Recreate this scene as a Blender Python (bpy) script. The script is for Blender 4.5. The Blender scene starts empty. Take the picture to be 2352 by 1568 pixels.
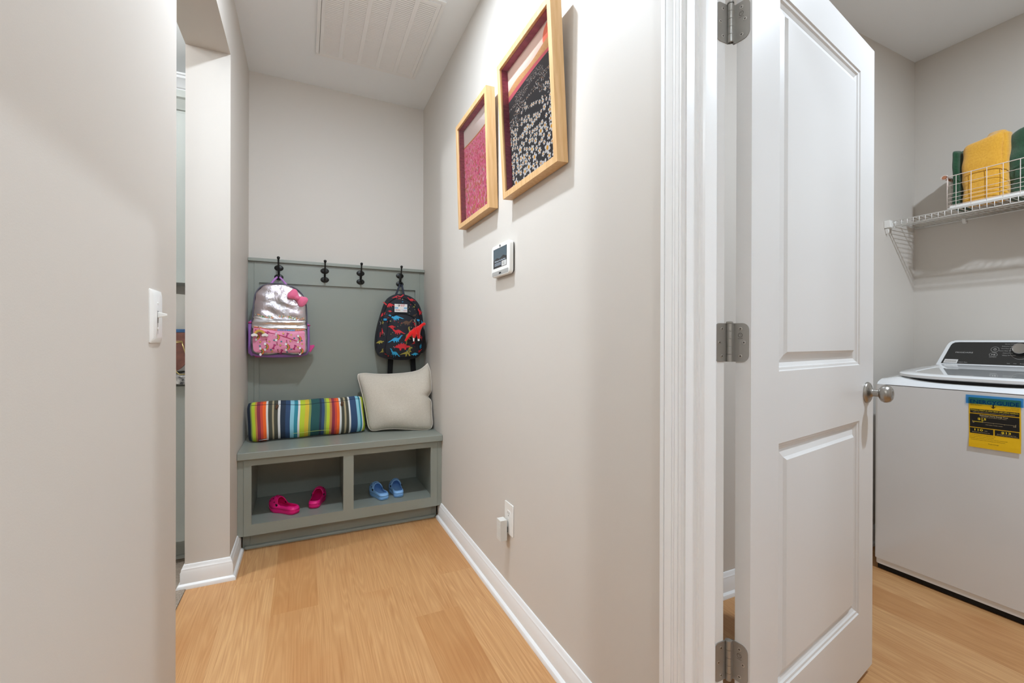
import bpy, math, random
from mathutils import Vector, Matrix
C = bpy.context.scene.collection
PI = math.pi
R = math.radians
random.seed(7)
sc = bpy.context.scene

# ------------------------------------------------------------------ materials
def lin(c):
    c = c / 255.0
    return c / 12.92 if c <= 0.04045 else ((c + 0.055) / 1.055) ** 2.4
def rgb(r, g, b): return (lin(r), lin(g), lin(b), 1.0)
_m = {}
def mat(name, col=(200, 200, 200), rough=0.5, metal=0.0, bump=None, var=None, spec=0.5, coat=0.0,
        sheen=0.0, emit=None, stretch=None, alpha=1.0, attr=None, trans=0.0):
    if name in _m: return _m[name]
    m = bpy.data.materials.new(name); m.use_nodes = True
    nt = m.node_tree; N = nt.nodes; L = nt.links
    b = N['Principled BSDF']
    b.inputs['Base Color'].default_value = rgb(*col)
    b.inputs['Roughness'].default_value = rough
    b.inputs['Metallic'].default_value = metal
    b.inputs['Specular IOR Level'].default_value = spec
    b.inputs['Coat Weight'].default_value = coat
    b.inputs['Coat Roughness'].default_value = 0.05
    b.inputs['Sheen Weight'].default_value = sheen
    b.inputs['Alpha'].default_value = alpha
    b.inputs['Transmission Weight'].default_value = trans
    if emit:
        b.inputs['Emission Color'].default_value = rgb(*emit[0]); b.inputs['Emission Strength'].default_value = emit[1]
    tc = N.new('ShaderNodeTexCoord'); src = tc.outputs['Object']
    if stretch:
        mp = N.new('ShaderNodeMapping'); mp.inputs['Scale'].default_value = stretch
        L.new(src, mp.inputs[0]); src = mp.outputs[0]
    colsock = None
    if attr:
        a = N.new('ShaderNodeAttribute'); a.attribute_name = attr
        L.new(a.outputs['Color'], b.inputs['Base Color']); colsock = a.outputs['Color']
    if var:
        n = N.new('ShaderNodeTexNoise'); n.inputs['Scale'].default_value = var[0]; n.inputs['Detail'].default_value = 4
        L.new(src, n.inputs['Vector'])
        mx = N.new('ShaderNodeMix'); mx.data_type = 'RGBA'
        mr = N.new('ShaderNodeMapRange'); mr.inputs['From Min'].default_value = 0.35; mr.inputs['From Max'].default_value = 0.65
        L.new(n.outputs['Fac'], mr.inputs['Value']); L.new(mr.outputs[0], mx.inputs['Factor'])
        mx.inputs['A'].default_value = rgb(*col); mx.inputs['B'].default_value = rgb(*var[1])
        if colsock:
            hs = N.new('ShaderNodeMix'); hs.data_type = 'RGBA'; hs.blend_type = 'MULTIPLY'; hs.inputs['Factor'].default_value = 1
            L.new(colsock, hs.inputs['A']); L.new(mx.outputs['Result'], hs.inputs['B']); L.new(hs.outputs['Result'], b.inputs['Base Color'])
        else:
            L.new(mx.outputs['Result'], b.inputs['Base Color'])
    if bump:
        n = N.new('ShaderNodeTexNoise'); n.inputs['Scale'].default_value = bump[0]; n.inputs['Detail'].default_value = bump[3] if len(bump) > 3 else 3
        L.new(src, n.inputs['Vector'])
        bp = N.new('ShaderNodeBump'); bp.inputs['Strength'].default_value = bump[1]; bp.inputs['Distance'].default_value = bump[2]
        L.new(n.outputs['Fac'], bp.inputs['Height']); L.new(bp.outputs[0], b.inputs['Normal'])
    _m[name] = m
    return m

# ------------------------------------------------------------------ mesh builder
def smoothstep(t):
    t = max(0.0, min(1.0, t)); return t * t * (3 - 2 * t)
class MB:
    def __init__(s): s.v = []; s.f = []; s.m = []; s.c = []
    def add(s, vs, fs, m=0, col=None):
        o = len(s.v); s.v += [tuple(p) for p in vs]
        for f in fs:
            s.f.append([i + o for i in f]); s.m.append(m); s.c.append(col)
        return s
    def box(s, x0, y0, z0, x1, y1, z1, m=0):
        x0, x1 = sorted((x0, x1)); y0, y1 = sorted((y0, y1)); z0, z1 = sorted((z0, z1))
        return s.add([(x0,y0,z0),(x1,y0,z0),(x1,y1,z0),(x0,y1,z0),(x0,y0,z1),(x1,y0,z1),(x1,y1,z1),(x0,y1,z1)],
                     [(0,3,2,1),(4,5,6,7),(0,1,5,4),(1,2,6,5),(2,3,7,6),(3,0,4,7)], m)
    def tube(s, path, r, n=8, m=0, closed=False, col=None):
        path = [Vector(p) for p in path]; k = len(path)
        rs = r if isinstance(r, (list, tuple)) else [r] * k
        vs = []; fs = []; up = None
        for i in range(k):
            if closed: t = path[(i+1) % k] - path[i-1]
            else: t = path[min(i+1, k-1)] - path[max(i-1, 0)]
            if t.length < 1e-9: t = Vector((0, 0, 1))
            t.normalize()
            if up is None:
                up = Vector((0, 0, 1)) if abs(t.z) < 0.9 else Vector((1, 0, 0))
            a = t.cross(up)
            if a.length < 1e-6: a = t.cross(Vector((0.3, 1, 0.2)))
            a.normalize(); b = a.cross(t).normalized(); up = b
            for j in range(n):
                th = 2 * PI * j / n
                vs.append(path[i] + (a * math.cos(th) + b * math.sin(th)) * rs[i])
        for i in range(k if closed else k - 1):
            i2 = (i + 1) % k
            for j in range(n):
                j2 = (j + 1) % n
                fs.append((i*n+j, i*n+j2, i2*n+j2, i2*n+j))
        if not closed:
            fs.append(tuple(range(n))[::-1]); fs.append(tuple((k-1)*n + j for j in range(n)))
        return s.add(vs, fs, m, col)
    def lathe(s, prof, o, axis=(0, 0, 1), n=24, m=0, ell=(1, 1)):
        ax = Vector(axis).normalized()
        u = Vector((0, 0, 1)) if abs(ax.z) < 0.9 else Vector((1, 0, 0))
        a = ax.cross(u).normalized(); b = a.cross(ax); o = Vector(o); vs = []; fs = []; k = len(prof)
        for (r, h) in prof:
            for j in range(n):
                th = 2 * PI * j / n
                vs.append(o + ax * h + a * (math.cos(th) * r * ell[0]) + b * (math.sin(th) * r * ell[1]))
        for i in range(k - 1):
            for j in range(n):
                j2 = (j + 1) % n; fs.append((i*n+j, (i+1)*n+j, (i+1)*n+j2, i*n+j2))
        fs.append(tuple(range(n))); fs.append(tuple((k-1)*n + j for j in range(n))[::-1])
        return s.add(vs, fs, m)
    def grid(s, nu, nv, fn, m=0, mf=None, keep=None, colf=None):
        vs = [fn(i / nu, j / nv) for j in range(nv + 1) for i in range(nu + 1)]
        o = len(s.v); s.v += [tuple(p) for p in vs]
        for j in range(nv):
            for i in range(nu):
                if keep and not keep((i + .5) / nu, (j + .5) / nv): continue
                q = j * (nu + 1) + i
                s.f.append([o+q, o+q+1, o+q+nu+2, o+q+nu+1])
                s.m.append(mf((i + .5) / nu, (j + .5) / nv) if mf else m)
                s.c.append(colf(i, j) if colf else None)
        return s
    def prism(s, pts, fn, h0, h1, m=0):
        """pts 2d, fn(a, b, h) -> 3d, extruded from h0 to h1"""
        n = len(pts); vs = [fn(a, b, h0) for a, b in pts] + [fn(a, b, h1) for a, b in pts]
        fs = [tuple(range(n))[::-1], tuple(n + i for i in range(n))]
        fs += [(i, (i+1) % n, n + (i+1) % n, n + i) for i in range(n)]
        return s.add(vs, fs, m)
    def sweep(s, prof, path, m=0, side=1):
        """prof (out, z); path xy open; out offsets to the left of travel * side; mitred corners"""
        P = [Vector(p) for p in path]; k = len(P); n = len(prof); vs = []
        for i in range(k):
            d1 = (P[i] - P[i-1]).normalized() if i else (P[1] - P[0]).normalized()
            d2 = (P[i+1] - P[i]).normalized() if i < k - 1 else d1
            n1 = Vector((-d1.y, d1.x)) * side; n2 = Vector((-d2.y, d2.x)) * side
            mt = (n1 + n2); mt = mt / max(0.2, mt.dot(n1))
            for (o, z) in prof: vs.append((P[i].x + mt.x * o, P[i].y + mt.y * o, z))
        fs = []
        for i in range(k - 1):
            for j in range(n):
                j2 = (j + 1) % n; fs.append((i*n+j, i*n+j2, (i+1)*n+j2, (i+1)*n+j))
        fs.append(tuple(range(n))); fs.append(tuple((k-1)*n + j for j in range(n))[::-1])
        return s.add(vs, fs, m)
    def build(s, name, mats, parent=None, smooth=None, bevel=0.0, local=False, sub=0, solid=0.0, seg=2, fix=True):
        me = bpy.data.meshes.new(name)
        if parent is not None and not local:
            inv = wm(parent).inverted(); vs = [inv @ Vector(p) for p in s.v]
        else: vs = s.v
        me.from_pydata([tuple(p) for p in vs], [], s.f)
        if not isinstance(mats, (list, tuple)): mats = [mats]
        for m in mats: me.materials.append(m)
        for p, mi in zip(me.polygons, s.m): p.material_index = mi
        if any(c is not None for c in s.c):
            at = me.color_attributes.new('col', 'FLOAT_COLOR', 'CORNER')
            for p, c in zip(me.polygons, s.c):
                c = c or (1, 1, 1, 1)
                for li in p.loop_indices: at.data[li].color = c
        if fix:
            import bmesh
            bm = bmesh.new(); bm.from_mesh(me); bmesh.ops.recalc_face_normals(bm, faces=bm.faces); bm.to_mesh(me); bm.free()
        o = bpy.data.objects.new(name, me); C.objects.link(o)
        if parent is not None: o.parent = parent
        if smooth is not None:
            for p in me.polygons: p.use_smooth = True
            if smooth < 179: me.set_sharp_from_angle(angle=R(smooth))
        if sub:
            md = o.modifiers.new('s', 'SUBSURF'); md.levels = sub; md.render_levels = sub
        if solid:
            md = o.modifiers.new('t', 'SOLIDIFY'); md.thickness = solid; md.offset = 0
        if bevel:
            md = o.modifiers.new('b', 'BEVEL'); md.width = bevel; md.segments = seg; md.limit_method = 'ANGLE'; md.angle_limit = R(40)
            md.harden_normals = True
            for p in me.polygons: p.use_smooth = True
        return o

def wm(o):
    m = o.matrix_basis.copy()
    while o.parent: o = o.parent; m = o.matrix_basis @ m
    return m
def tag(o, label, cat, group=None, kind=None):
    o['label'] = label; o['category'] = cat
    if group: o['group'] = group
    if kind: o['kind'] = kind
    return o
def thing(name, label, cat, loc=(0, 0, 0), rz=0.0, group=None, rot=None):
    o = bpy.data.objects.new(name, None); C.objects.link(o)
    o.location = loc; o.rotation_euler = rot if rot else (0, 0, rz); o.empty_display_size = 0.05
    return tag(o, label, cat, group)
def struct(name, mb, m, parent=None, **k):
    o = mb.build(name, m, parent, **k)
    if parent is None: o['kind'] = 'structure'
    return o
def copytree(o, parent=None):
    c = o.copy(); C.objects.link(c)
    if parent: c.parent = parent
    for ch in list(o.children): copytree(ch, c)
    return c

# ------------------------------------------------------------------ flat print helpers
def catmull(pts, n, closed=True):
    k = len(pts); out = []
    segs = k if closed else k - 1
    for i in range(n):
        t = i / n * segs if closed else i / (n - 1) * segs
        q = min(int(t), segs - 1); f = t - q
        g = (lambda a: pts[a % k]) if closed else (lambda a: pts[max(0, min(k - 1, a))])
        p0, p1, p2, p3 = g(q-1), g(q), g(q+1), g(q+2)
        out.append(tuple(0.5 * ((2*p1[d]) + (-p0[d]+p2[d])*f + (2*p0[d]-5*p1[d]+4*p2[d]-p3[d])*f*f + (-p0[d]+3*p1[d]-3*p2[d]+p3[d])*f**3) for d in range(2)))
    return out
def ell(cx, cz, a, b, n=12, rot=0.0):
    return [(cx + a*math.cos(t)*math.cos(rot) - b*math.sin(t)*math.sin(rot), cz + a*math.cos(t)*math.sin(rot) + b*math.sin(t)*math.cos(rot)) for t in [2*PI*i/n for i in range(n)]]
def rrect(x0, z0, x1, z1, r, n=4):
    out = []
    for cx, cz, a0 in ((x1-r, z1-r, 0), (x0+r, z1-r, 90), (x0+r, z0+r, 180), (x1-r, z0+r, 270)):
        for i in range(n + 1):
            a = R(a0 + 90*i/n); out.append((cx + r*math.cos(a), cz + r*math.sin(a)))
    return out
def xf(pts, cx, cz, s=1.0, rot=0.0, sx=1.0):
    c, q = math.cos(rot), math.sin(rot)
    return [(cx + (x*sx*c - z*q)*s, cz + (x*sx*q + z*c)*s) for x, z in pts]
def decal(mb, pts, surf, m, lift=0.0006, col=None):
    """polygon of (x, z) laid on surf(x, z, lift) -> 3d"""
    mb.add([surf(x, z, lift) for x, z in pts], [tuple(range(len(pts)))], m, col)
def star(cx, cz, r, rot=0.3, n=5, k=0.45):
    return [(cx + (r if i % 2 == 0 else r*k)*math.cos(rot + PI*i/n), cz + (r if i % 2 == 0 else r*k)*math.sin(rot + PI*i/n)) for i in range(2*n)]
_txt = {}
def text(mb, s, x, z, h, surf, m, lift=0.0006, width=None, align='l', bold=0.0, rot=0.0):
    key = (s, bold)
    if key not in _txt:
        cu = bpy.data.curves.new('t', 'FONT'); cu.body = s; cu.resolution_u = 2; cu.offset = bold
        ob = bpy.data.objects.new('t', cu); C.objects.link(ob)
        bpy.context.view_layer.update()
        dg = bpy.context.evaluated_depsgraph_get(); me = bpy.data.meshes.new_from_object(ob.evaluated_get(dg))
        _txt[key] = ([(v.co.x, v.co.y) for v in me.vertices], [tuple(p.vertices) for p in me.polygons])
        bpy.data.objects.remove(ob); bpy.data.curves.remove(cu); bpy.data.meshes.remove(me)
    vs, fs = _txt[key]
    if not vs: return
    x0 = min(v[0] for v in vs); x1 = max(v[0] for v in vs)
    sy = h / 0.7; sx = (width / (x1 - x0)) if width else sy
    w = (x1 - x0) * sx; ox = {'l': 0, 'c': -w/2, 'r': -w}[align]
    c, q = math.cos(rot), math.sin(rot)
    pts = [((v[0]-x0)*sx + ox, v[1]*sy) for v in vs]
    mb.add([surf(x + a*c - b*q, z + a*q + b*c, lift) for a, b in pts], fs, m)

class Puff:
    """cushiony solid: closed outline (x, z), front bulging to -y, back to +y"""
    def __init__(s, out, yf, yb, b=0.03, p=4.0, n=72, c=None, side=1.015, smooth=True):
        s.o = catmull(out, n) if smooth else out
        s.n = len(s.o); s.yf, s.yb, s.b, s.p, s.side = yf, yb, b, p, side
        s.c = c or (sum(q[0] for q in s.o)/s.n, sum(q[1] for q in s.o)/s.n)
        s.ang = [math.atan2(q[1]-s.c[1], q[0]-s.c[0]) for q in s.o]
    def rad(s, x, z):
        a = math.atan2(z - s.c[1], x - s.c[0]); d = math.hypot(x - s.c[0], z - s.c[1])
        best = None
        for i in range(s.n):
            p, q = s.o[i], s.o[(i+1) % s.n]
            ux, uz = math.cos(a), math.sin(a); ex, ez = q[0]-p[0], q[1]-p[1]
            den = ux*ez - uz*ex
            if abs(den) < 1e-12: continue
            wx, wz = p[0]-s.c[0], p[1]-s.c[1]
            t = (wx*ez - wz*ex)/den; k = (wx*uz - wz*ux)/den
            if t > 0 and -0.001 <= k <= 1.001: best = t if best is None else max(best, t)
        return min(1.0, d/best) if best else 1.0
    def fy(s, r): return s.yf + s.b * r ** s.p
    def surf(s, x, z, lift=0.0): return (x, s.fy(s.rad(x, z)) - lift, z)
    def mesh(s, mb, m=0, wob=None, rings=12):
        n = s.n; vs = [(s.c[0], s.fy(0) + (wob(*s.c) if wob else 0), s.c[1])]; fs = []
        lv = []
        for i in range(1, rings + 1):
            r = (i / rings) ** 0.8; lv.append((r, s.fy(r)))
        d = s.yb - s.yf - s.b
        lv += [(1 + (s.side-1)*.7, s.fy(1) + d*.15), (s.side, s.fy(1) + d*.5), (1 + (s.side-1)*.7, s.fy(1) + d*.85), (.97, s.yb), (.6, s.yb), ]
        for li, (r, y) in enumerate(lv):
            for (x, z) in s.o:
                X = s.c[0] + (x-s.c[0])*r; Z = s.c[1] + (z-s.c[1])*r
                w = wob(X, Z) * (1 if li < rings else 0) if wob else 0
                vs.append((X, y + w, Z))
        for j in range(n): fs.append((0, 1 + (j+1) % n, 1 + j))
        for i in range(len(lv) - 1):
            for j in range(n):
                j2 = (j+1) % n; a = 1 + i*n; b = a + n
                fs.append((a+j, a+j2, b+j2, b+j))
        a = 1 + (len(lv)-1)*n; fs.append(tuple(a + j for j in range(n)))
        mb.add(vs, fs, m)
    def edge(s, off=0.0, r=1.0): return [(s.c[0] + (x-s.c[0])*r, s.fy(1) + off, s.c[1] + (z-s.c[1])*r) for x, z in s.o]
# ------------------------------------------------------------------ paints and materials
M_wall = mat('wall_paint', (208, 202, 194), 0.55, bump=(350, 0.06, 0.002), spec=0.3)
M_ceil = mat('ceiling_paint', (238, 241, 243), 0.8, bump=(250, 0.08, 0.002), spec=0.2)
M_trim = mat('white_trim_paint', (236, 236, 235), 0.32, spec=0.5)
M_door = mat('white_door_paint', (216, 215, 213), 0.33, bump=(60, 0.02, 0.002))
M_sage = mat('grey_green_cabinet_paint', (140, 145, 136), 0.33, spec=0.5, bump=(90, 0.03, 0.001))
M_black = mat('black_iron', (16, 16, 15), 0.38, spec=0.4)
M_white = mat('white_plastic', (236, 235, 231), 0.3)
M_nickel = mat('brushed_nickel', (168, 164, 158), 0.3, 1.0, bump=(400, 0.05, 0.0005), stretch=(1, 1, 0.1))
M_hinge = mat('satin_nickel_hinge', (164, 161, 155), 0.38, 0.65)
M_dark = mat('dark_gap', (14, 13, 12), 0.8)
M_maple = mat('maple_frame_wood', (220, 180, 130), 0.45, var=(14, (208, 164, 110)), stretch=(6, 6, 0.6))
M_maroon = mat('maroon_patterned_paper', (136, 30, 72), 0.5, var=(45, (168, 62, 96)), stretch=(1, 1, 3))
M_wash = mat('washer_enamel', (230, 232, 233), 0.16, coat=0.5)
M_wire = mat('white_coated_wire', (232, 230, 226), 0.35)
M_copper = mat('copper_tinted_wire', (226, 212, 204), 0.35)

def floor_mat():
    m = bpy.data.materials.new('oak_plank_floor'); m.use_nodes = True; nt = m.node_tree; N = nt.nodes; L = nt.links
    b = N['Principled BSDF']; b.inputs['Roughness'].default_value = 0.42; b.inputs['Specular IOR Level'].default_value = 0.35
    tc = N.new('ShaderNodeTexCoord'); at = N.new('ShaderNodeAttribute'); at.attribute_name = 'col'
    sp = N.new('ShaderNodeSeparateColor'); L.new(at.outputs['Color'], sp.inputs[0])
    sx = N.new('ShaderNodeSeparateXYZ'); L.new(tc.outputs['Object'], sx.inputs[0])
    def mth(op, a, b2=None, v=None):
        n = N.new('ShaderNodeMath'); n.operation = op
        L.new(a, n.inputs[0])
        if b2 is not None: L.new(b2, n.inputs[1])
        if v is not None: n.inputs[1].default_value = v
        return n.outputs[0]
    def comb(x, y, z):
        n = N.new('ShaderNodeCombineXYZ'); L.new(x, n.inputs[0]); L.new(y, n.inputs[1]); L.new(z, n.inputs[2]); return n.outputs[0]
    def noise(vec, s, d=3, dist=0.0):
        n = N.new('ShaderNodeTexNoise'); n.inputs['Scale'].default_value = s; n.inputs['Detail'].default_value = d; n.inputs['Distortion'].default_value = dist
        L.new(vec, n.inputs['Vector']); return n.outputs['Fac']
    zoff = mth('MULTIPLY', sp.outputs[1], v=37.0)
    v1 = comb(mth('MULTIPLY', sx.outputs[0], v=7.5), mth('MULTIPLY', sx.outputs[1], v=0.50), zoff)
    rings = noise(v1, 1.25, 2.0, 0.15)
    r2 = mth('FRACT', mth('MULTIPLY', rings, v=24.0))
    r3 = mth('ABSOLUTE', mth('SUBTRACT', r2, v=0.5))           # 0..0.5
    line = N.new('ShaderNodeMapRange'); line.inputs['From Min'].default_value = 0.5; line.inputs['From Max'].default_value = 0.12; L.new(r3, line.inputs['Value'])
    v2 = comb(mth('MULTIPLY', sx.outputs[0], v=110.0), mth('MULTIPLY', sx.outputs[1], v=2.2), zoff)
    fine = noise(v2, 1.6, 4)
    big = noise(comb(mth('MULTIPLY', sx.outputs[0], v=3.0), mth('MULTIPLY', sx.outputs[1], v=1.2), zoff), 2.0, 3)
    base = N.new('ShaderNodeMix'); base.data_type = 'RGBA'; base.inputs['A'].default_value = rgb(190, 140, 90); base.inputs['B'].default_value = rgb(208, 163, 113)
    L.new(sp.outputs[0], base.inputs['Factor'])
    c2 = N.new('ShaderNodeMix'); c2.data_type = 'RGBA'; c2.inputs['B'].default_value = rgb(168, 116, 68)
    f2 = mth('MULTIPLY', line.outputs[0], v=0.32); L.new(f2, c2.inputs['Factor']); L.new(base.outputs['Result'], c2.inputs['A'])
    c3 = N.new('ShaderNodeMix'); c3.data_type = 'RGBA'; c3.inputs['B'].default_value = rgb(160, 108, 62)
    mr = N.new('ShaderNodeMapRange'); mr.inputs['From Min'].default_value = 0.48; mr.inputs['From Max'].default_value = 0.75; mr.inputs['To Max'].default_value = 0.55
    L.new(fine, mr.inputs['Value']); L.new(mr.outputs[0], c3.inputs['Factor']); L.new(c2.outputs['Result'], c3.inputs['A'])
    c4 = N.new('ShaderNodeMix'); c4.data_type = 'RGBA'; c4.inputs['B'].default_value = rgb(172, 114, 64)
    mr2 = N.new('ShaderNodeMapRange'); mr2.inputs['From Min'].default_value = 0.5; mr2.inputs['From Max'].default_value = 0.8; mr2.inputs['To Max'].default_value = 0.6
    L.new(big, mr2.inputs['Value']); L.new(mr2.outputs[0], c4.inputs['Factor']); L.new(c3.outputs['Result'], c4.inputs['A'])
    L.new(c4.outputs['Result'], b.inputs['Base Color'])
    bp = N.new('ShaderNodeBump'); bp.inputs['Strength'].default_value = 0.08; bp.inputs['Distance'].default_value = 0.001
    L.new(fine, bp.inputs['Height']); L.new(bp.outputs[0], b.inputs['Normal'])
    return m
M_floor = floor_mat()
# ------------------------------------------------------------------ measures (metres)
XR, XL, YB, H = 0.76, -0.314, 3.10, 2.743      # hall right wall, left wall, closet back wall, ceiling
XD = 0.88                                       # laundry side of the hall right wall
YJ = 0.709                                      # hinge jamb face
LX, LY = 3.24, 1.32                             # laundry right wall, laundry back wall
YC, YN, XP = 2.38, 1.447, -0.484                # column face, near wall end, pantry side of the left wall

mb = MB()
W, LEN = 0.175, 1.22
ends = {-2: 2.60, -1: 2.30, 0: 1.987, 1: 2.50, 2: 1.992, 3: 1.733, 4: 2.002}
def plank(x0, y0, x1, y1):
    mb.add([(x0, y0, 0), (x1, y0, 0), (x1, y1, 0), (x0, y1, 0)], [(0, 1, 2, 3)], 0, (random.random(), random.random(), 0, 1))
for i in range(-2, 20):
    x0 = -0.125 + W * i; ph = ends.get(i, random.uniform(0, LEN)); x1 = x0 + W
    y = ph - LEN * 5
    while y < 3.4:
        a, b = max(y, -2.5), min(y + LEN, 3.4)
        if b > a: plank(x0, a, x1, b)
        y += LEN
fl = struct('floor', mb, M_floor, fix=False)
mb = MB(); mb.box(-0.49, -2.6, -0.06, 3.4, 3.4, -0.001); struct('floor_subfloor', mb, mat('subfloor', (120, 100, 80), 0.9))
M_carpet = mat('grey_beige_carpet', (160, 146, 130), 0.95, var=(180, (126, 112, 98)), bump=(400, 0.6, 0.004))
mb = MB(); mb.box(-3.1, -0.6, -0.06, -0.476, 3.5, 0.004); struct('floor_pantry', mb, M_carpet)

mb = MB(); mb.box(-0.49, -2.6, H, XD, 3.22, H + 0.1); struct('ceiling', mb, M_ceil)
mb = MB(); mb.box(XD, -1.4, H, 3.4, 1.45, H + 0.1); struct('ceiling_laundry', mb, M_ceil)
mb = MB(); mb.box(-3.1, -0.6, H, -0.49, 3.5, H + 0.1); struct('ceiling_pantry', mb, M_ceil)

mb = MB()
mb.box(XR, YJ + 0.02, 0, XD, YB, H); mb.box(XR, -0.135, 2.085, XD, YJ + 0.02, H); mb.box(XR, -2.5, 0, XD, -0.135, H)
struct('wall_right', mb, M_wall)
mb = MB(); mb.box(XP, YB, 0, XD, 3.22, H); struct('wall_back', mb, M_wall)
mb = MB(); mb.box(XP, YC, 0, XL, YB, H); mb.box(XP, YB, 0, XP + 0.02, 3.4, H); mb.box(XP, YN, 2.415, XL, YC, H)
struct('wall_left', mb, M_wall)
mb = MB(); mb.box(XP, -2.5, 0, XL, YN, H); struct('wall_left_near', mb, M_wall)
mb = MB(); mb.box(XP, -2.6, 0, XD, -2.5, H); struct('wall_front', mb, M_wall)
mb = MB(); mb.box(XD, LY, 0, 3.36, LY + 0.11, H); struct('wall_laundry_back', mb, M_wall)
mb = MB(); mb.box(LX, -1.4, 0, 3.36, LY, H); struct('wall_laundry_right', mb, M_wall)
mb = MB(); mb.box(XD, -1.4, 0, LX, -1.3, H); struct('wall_laundry_front', mb, M_wall)
mb = MB(); mb.box(-3.1, 3.38, 0, XP, 3.5, H); struct('wall_pantry_back', mb, M_wall)
mb = MB(); mb.box(-3.1, -0.6, 0, -3.0, 3.38, H); struct('wall_pantry_left', mb, M_wall)
mb = MB(); mb.box(-3.0, -0.6, 0, XP, -0.5, H); struct('wall_pantry_front', mb, M_wall)

# baseboards with shoe moulding
base = [(0, 0), (0.027, 0), (0.0268, 0.008), (0.024, 0.015), (0.019, 0.019), (0.0145, 0.021), (0.0145, 0.070), (0.012, 0.075),
        (0.0115, 0.083), (0.008, 0.088), (0.007, 0.094), (0.0035, 0.100), (0, 0.101)]
def baseboard(name, path, side=1):
    m = MB(); m.sweep(base, path, 0, side); return struct(name, m, M_trim, smooth=28)
baseboard('baseboard_right', [(XR, 2.655), (XR, YJ + 0.080)], -1)
baseboard('baseboard_left', [(XP, 2.60), (XP, YC), (XL, YC), (XL, 2.655)], -1)
baseboard('baseboard_left_near', [(XL, -2.5), (XL, 1.36)], -1)
baseboard('baseboard_laundry', [(XD, LY), (LX, LY)], -1)
baseboard('baseboard_laundry_left', [(XD, LY), (XD, 0.80)], 1)

# ceiling crown in the room beyond the opening
cr = [(0, 2.66), (0.006, 2.66), (0.010, 2.672), (0.020, 2.676), (0.030, 2.69), (0.052, 2.71), (0.066, 2.716), (0.068, 2.73), (0.078, 2.733), (0.08, 2.743), (0, 2.743)]
m = MB(); m.sweep(cr, [(-3.0, 3.38), (XP, 3.38)], 0, -1); struct('trim_1', m, M_trim, smooth=25)

# door casing on the hall side, jamb and stop
def casing(name, y0, sgn, ztop=2.13):
    """vertical casing: outer edge at y0 + sgn*0.057"""
    prof = [(0, 0), (0, 0.009), (0.002, 0.0105), (0.006, 0.0105), (0.0075, 0.0080), (0.009, 0.011), (0.016, 0.0125), (0.0172, 0.0095),
            (0.0185, 0.0115), (0.0235, 0.0120), (0.0242, 0.0095), (0.0255, 0.0125), (0.034, 0.0155), (0.0415, 0.0168), (0.0425, 0.0135), (0.0442, 0.0135), (0.045, 0.0172), (0.055, 0.0172), (0.057, 0.0155), (0.057, 0)]
    m = MB(); m.prism([(y0 + sgn*a, XR - d) for a, d in prof], lambda a, b, h: (b, a, h), 0.0, ztop, 0)
    return m
mc = casing('c', 0.714, 1); m2 = casing('c', -0.116, -1); mc.add(m2.v, m2.f); mc.box(XR - 0.0165, -0.173, 2.073, XR, 0.771, 2.13)
struct('trim_2', mc, M_trim, smooth=20)
mj = MB()
mj.box(XR, YJ, 0, XD, YJ + 0.02, 2.065); mj.box(XR, -0.135, 0, XD, -0.115, 2.065); mj.box(XR, -0.135, 2.065, XD, YJ + 0.02, 2.085)
stop = [(0.7905, 0), (0.7925, 0.0045), (0.797, 0.005), (0.7995, 0.0085), (0.804, 0.0115), (0.808, 0.012), (0.838, 0.012), (0.8425, 0.010), (0.8435, 0)]
mj.prism([(x, YJ - d) for x, d in stop], lambda a, b, h: (a, b, h), 0.0, 2.065)
mj.prism([(x, -0.115 + d) for x, d in stop], lambda a, b, h: (a, b, h), 0.0, 2.065)
struct('trim_3', mj, M_trim, smooth=20)
# ------------------------------------------------------------------ the open door
dr = bpy.data.objects.new('door_1', None); C.objects.link(dr); dr.location = (0.910, 0.6625, 0); dr.rotation_euler = (0, 0, math.atan2(.172, .985))
dr['kind'] = 'structure'; dr['label'] = 'white two-panel door standing open into the laundry room'; dr['category'] = 'door'
Z0, Z1, DW, DT = 0.030, 2.063, 0.808, 0.035
pan = [(0.135, 1.027, 0.683, 1.952), (0.135, 0.240, 0.683, 0.851)]
prof = [(0, 0), (0.003, 0.0035), (0.009, 0.0045), (0.012, 0.008), (0.020, 0.0120), (0.0205, 0.0125), (0.040, 0.007), (0.0405, 0.0065), (0.047, 0.001)]
mb = MB()
def side_faces(y, s):
    # s=+1 recess goes to +y
    rects = []
    xs = [0, .135, .683, DW]
    P = lambda x, z, d=0: (x, y + s*d, z)
    cells = [(0, Z0, .135, Z1), (.683, Z0, DW, Z1), (.135, Z0, .683, .240), (.135, .851, .683, 1.027), (.135, 1.952, .683, Z1)]
    for a, b, c, d in cells: mb.add([P(a, b), P(c, b), P(c, d), P(a, d)], [(0, 1, 2, 3)])
    for (a, b, c, d) in pan:
        vs = []
        for (i, dp) in prof: vs += [P(a+i, b+i, dp), P(c-i, b+i, dp), P(c-i, d-i, dp), P(a+i, d-i, dp)]
        fs = []
        for k in range(len(prof) - 1):
            for j in range(4):
                j2 = (j+1) % 4; fs.append((k*4+j, k*4+j2, k*4+4+j2, k*4+4+j))
        q = (len(prof)-1)*4; fs.append((q, q+1, q+2, q+3))
        mb.add(vs, fs)
side_faces(0, 1); side_faces(DT, -1)
mb.add([(0, 0, Z0), (DW, 0, Z0), (DW, DT, Z0), (0, DT, Z0), (0, 0, Z1), (DW, 0, Z1), (DW, DT, Z1), (0, DT, Z1)],
       [(0, 1, 2, 3), (4, 5, 6, 7), (0, 4, 7, 3), (1, 2, 6, 5)])
import bmesh
slab = mb.build('door_slab', M_door, dr, local=True, fix=False)
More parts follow.
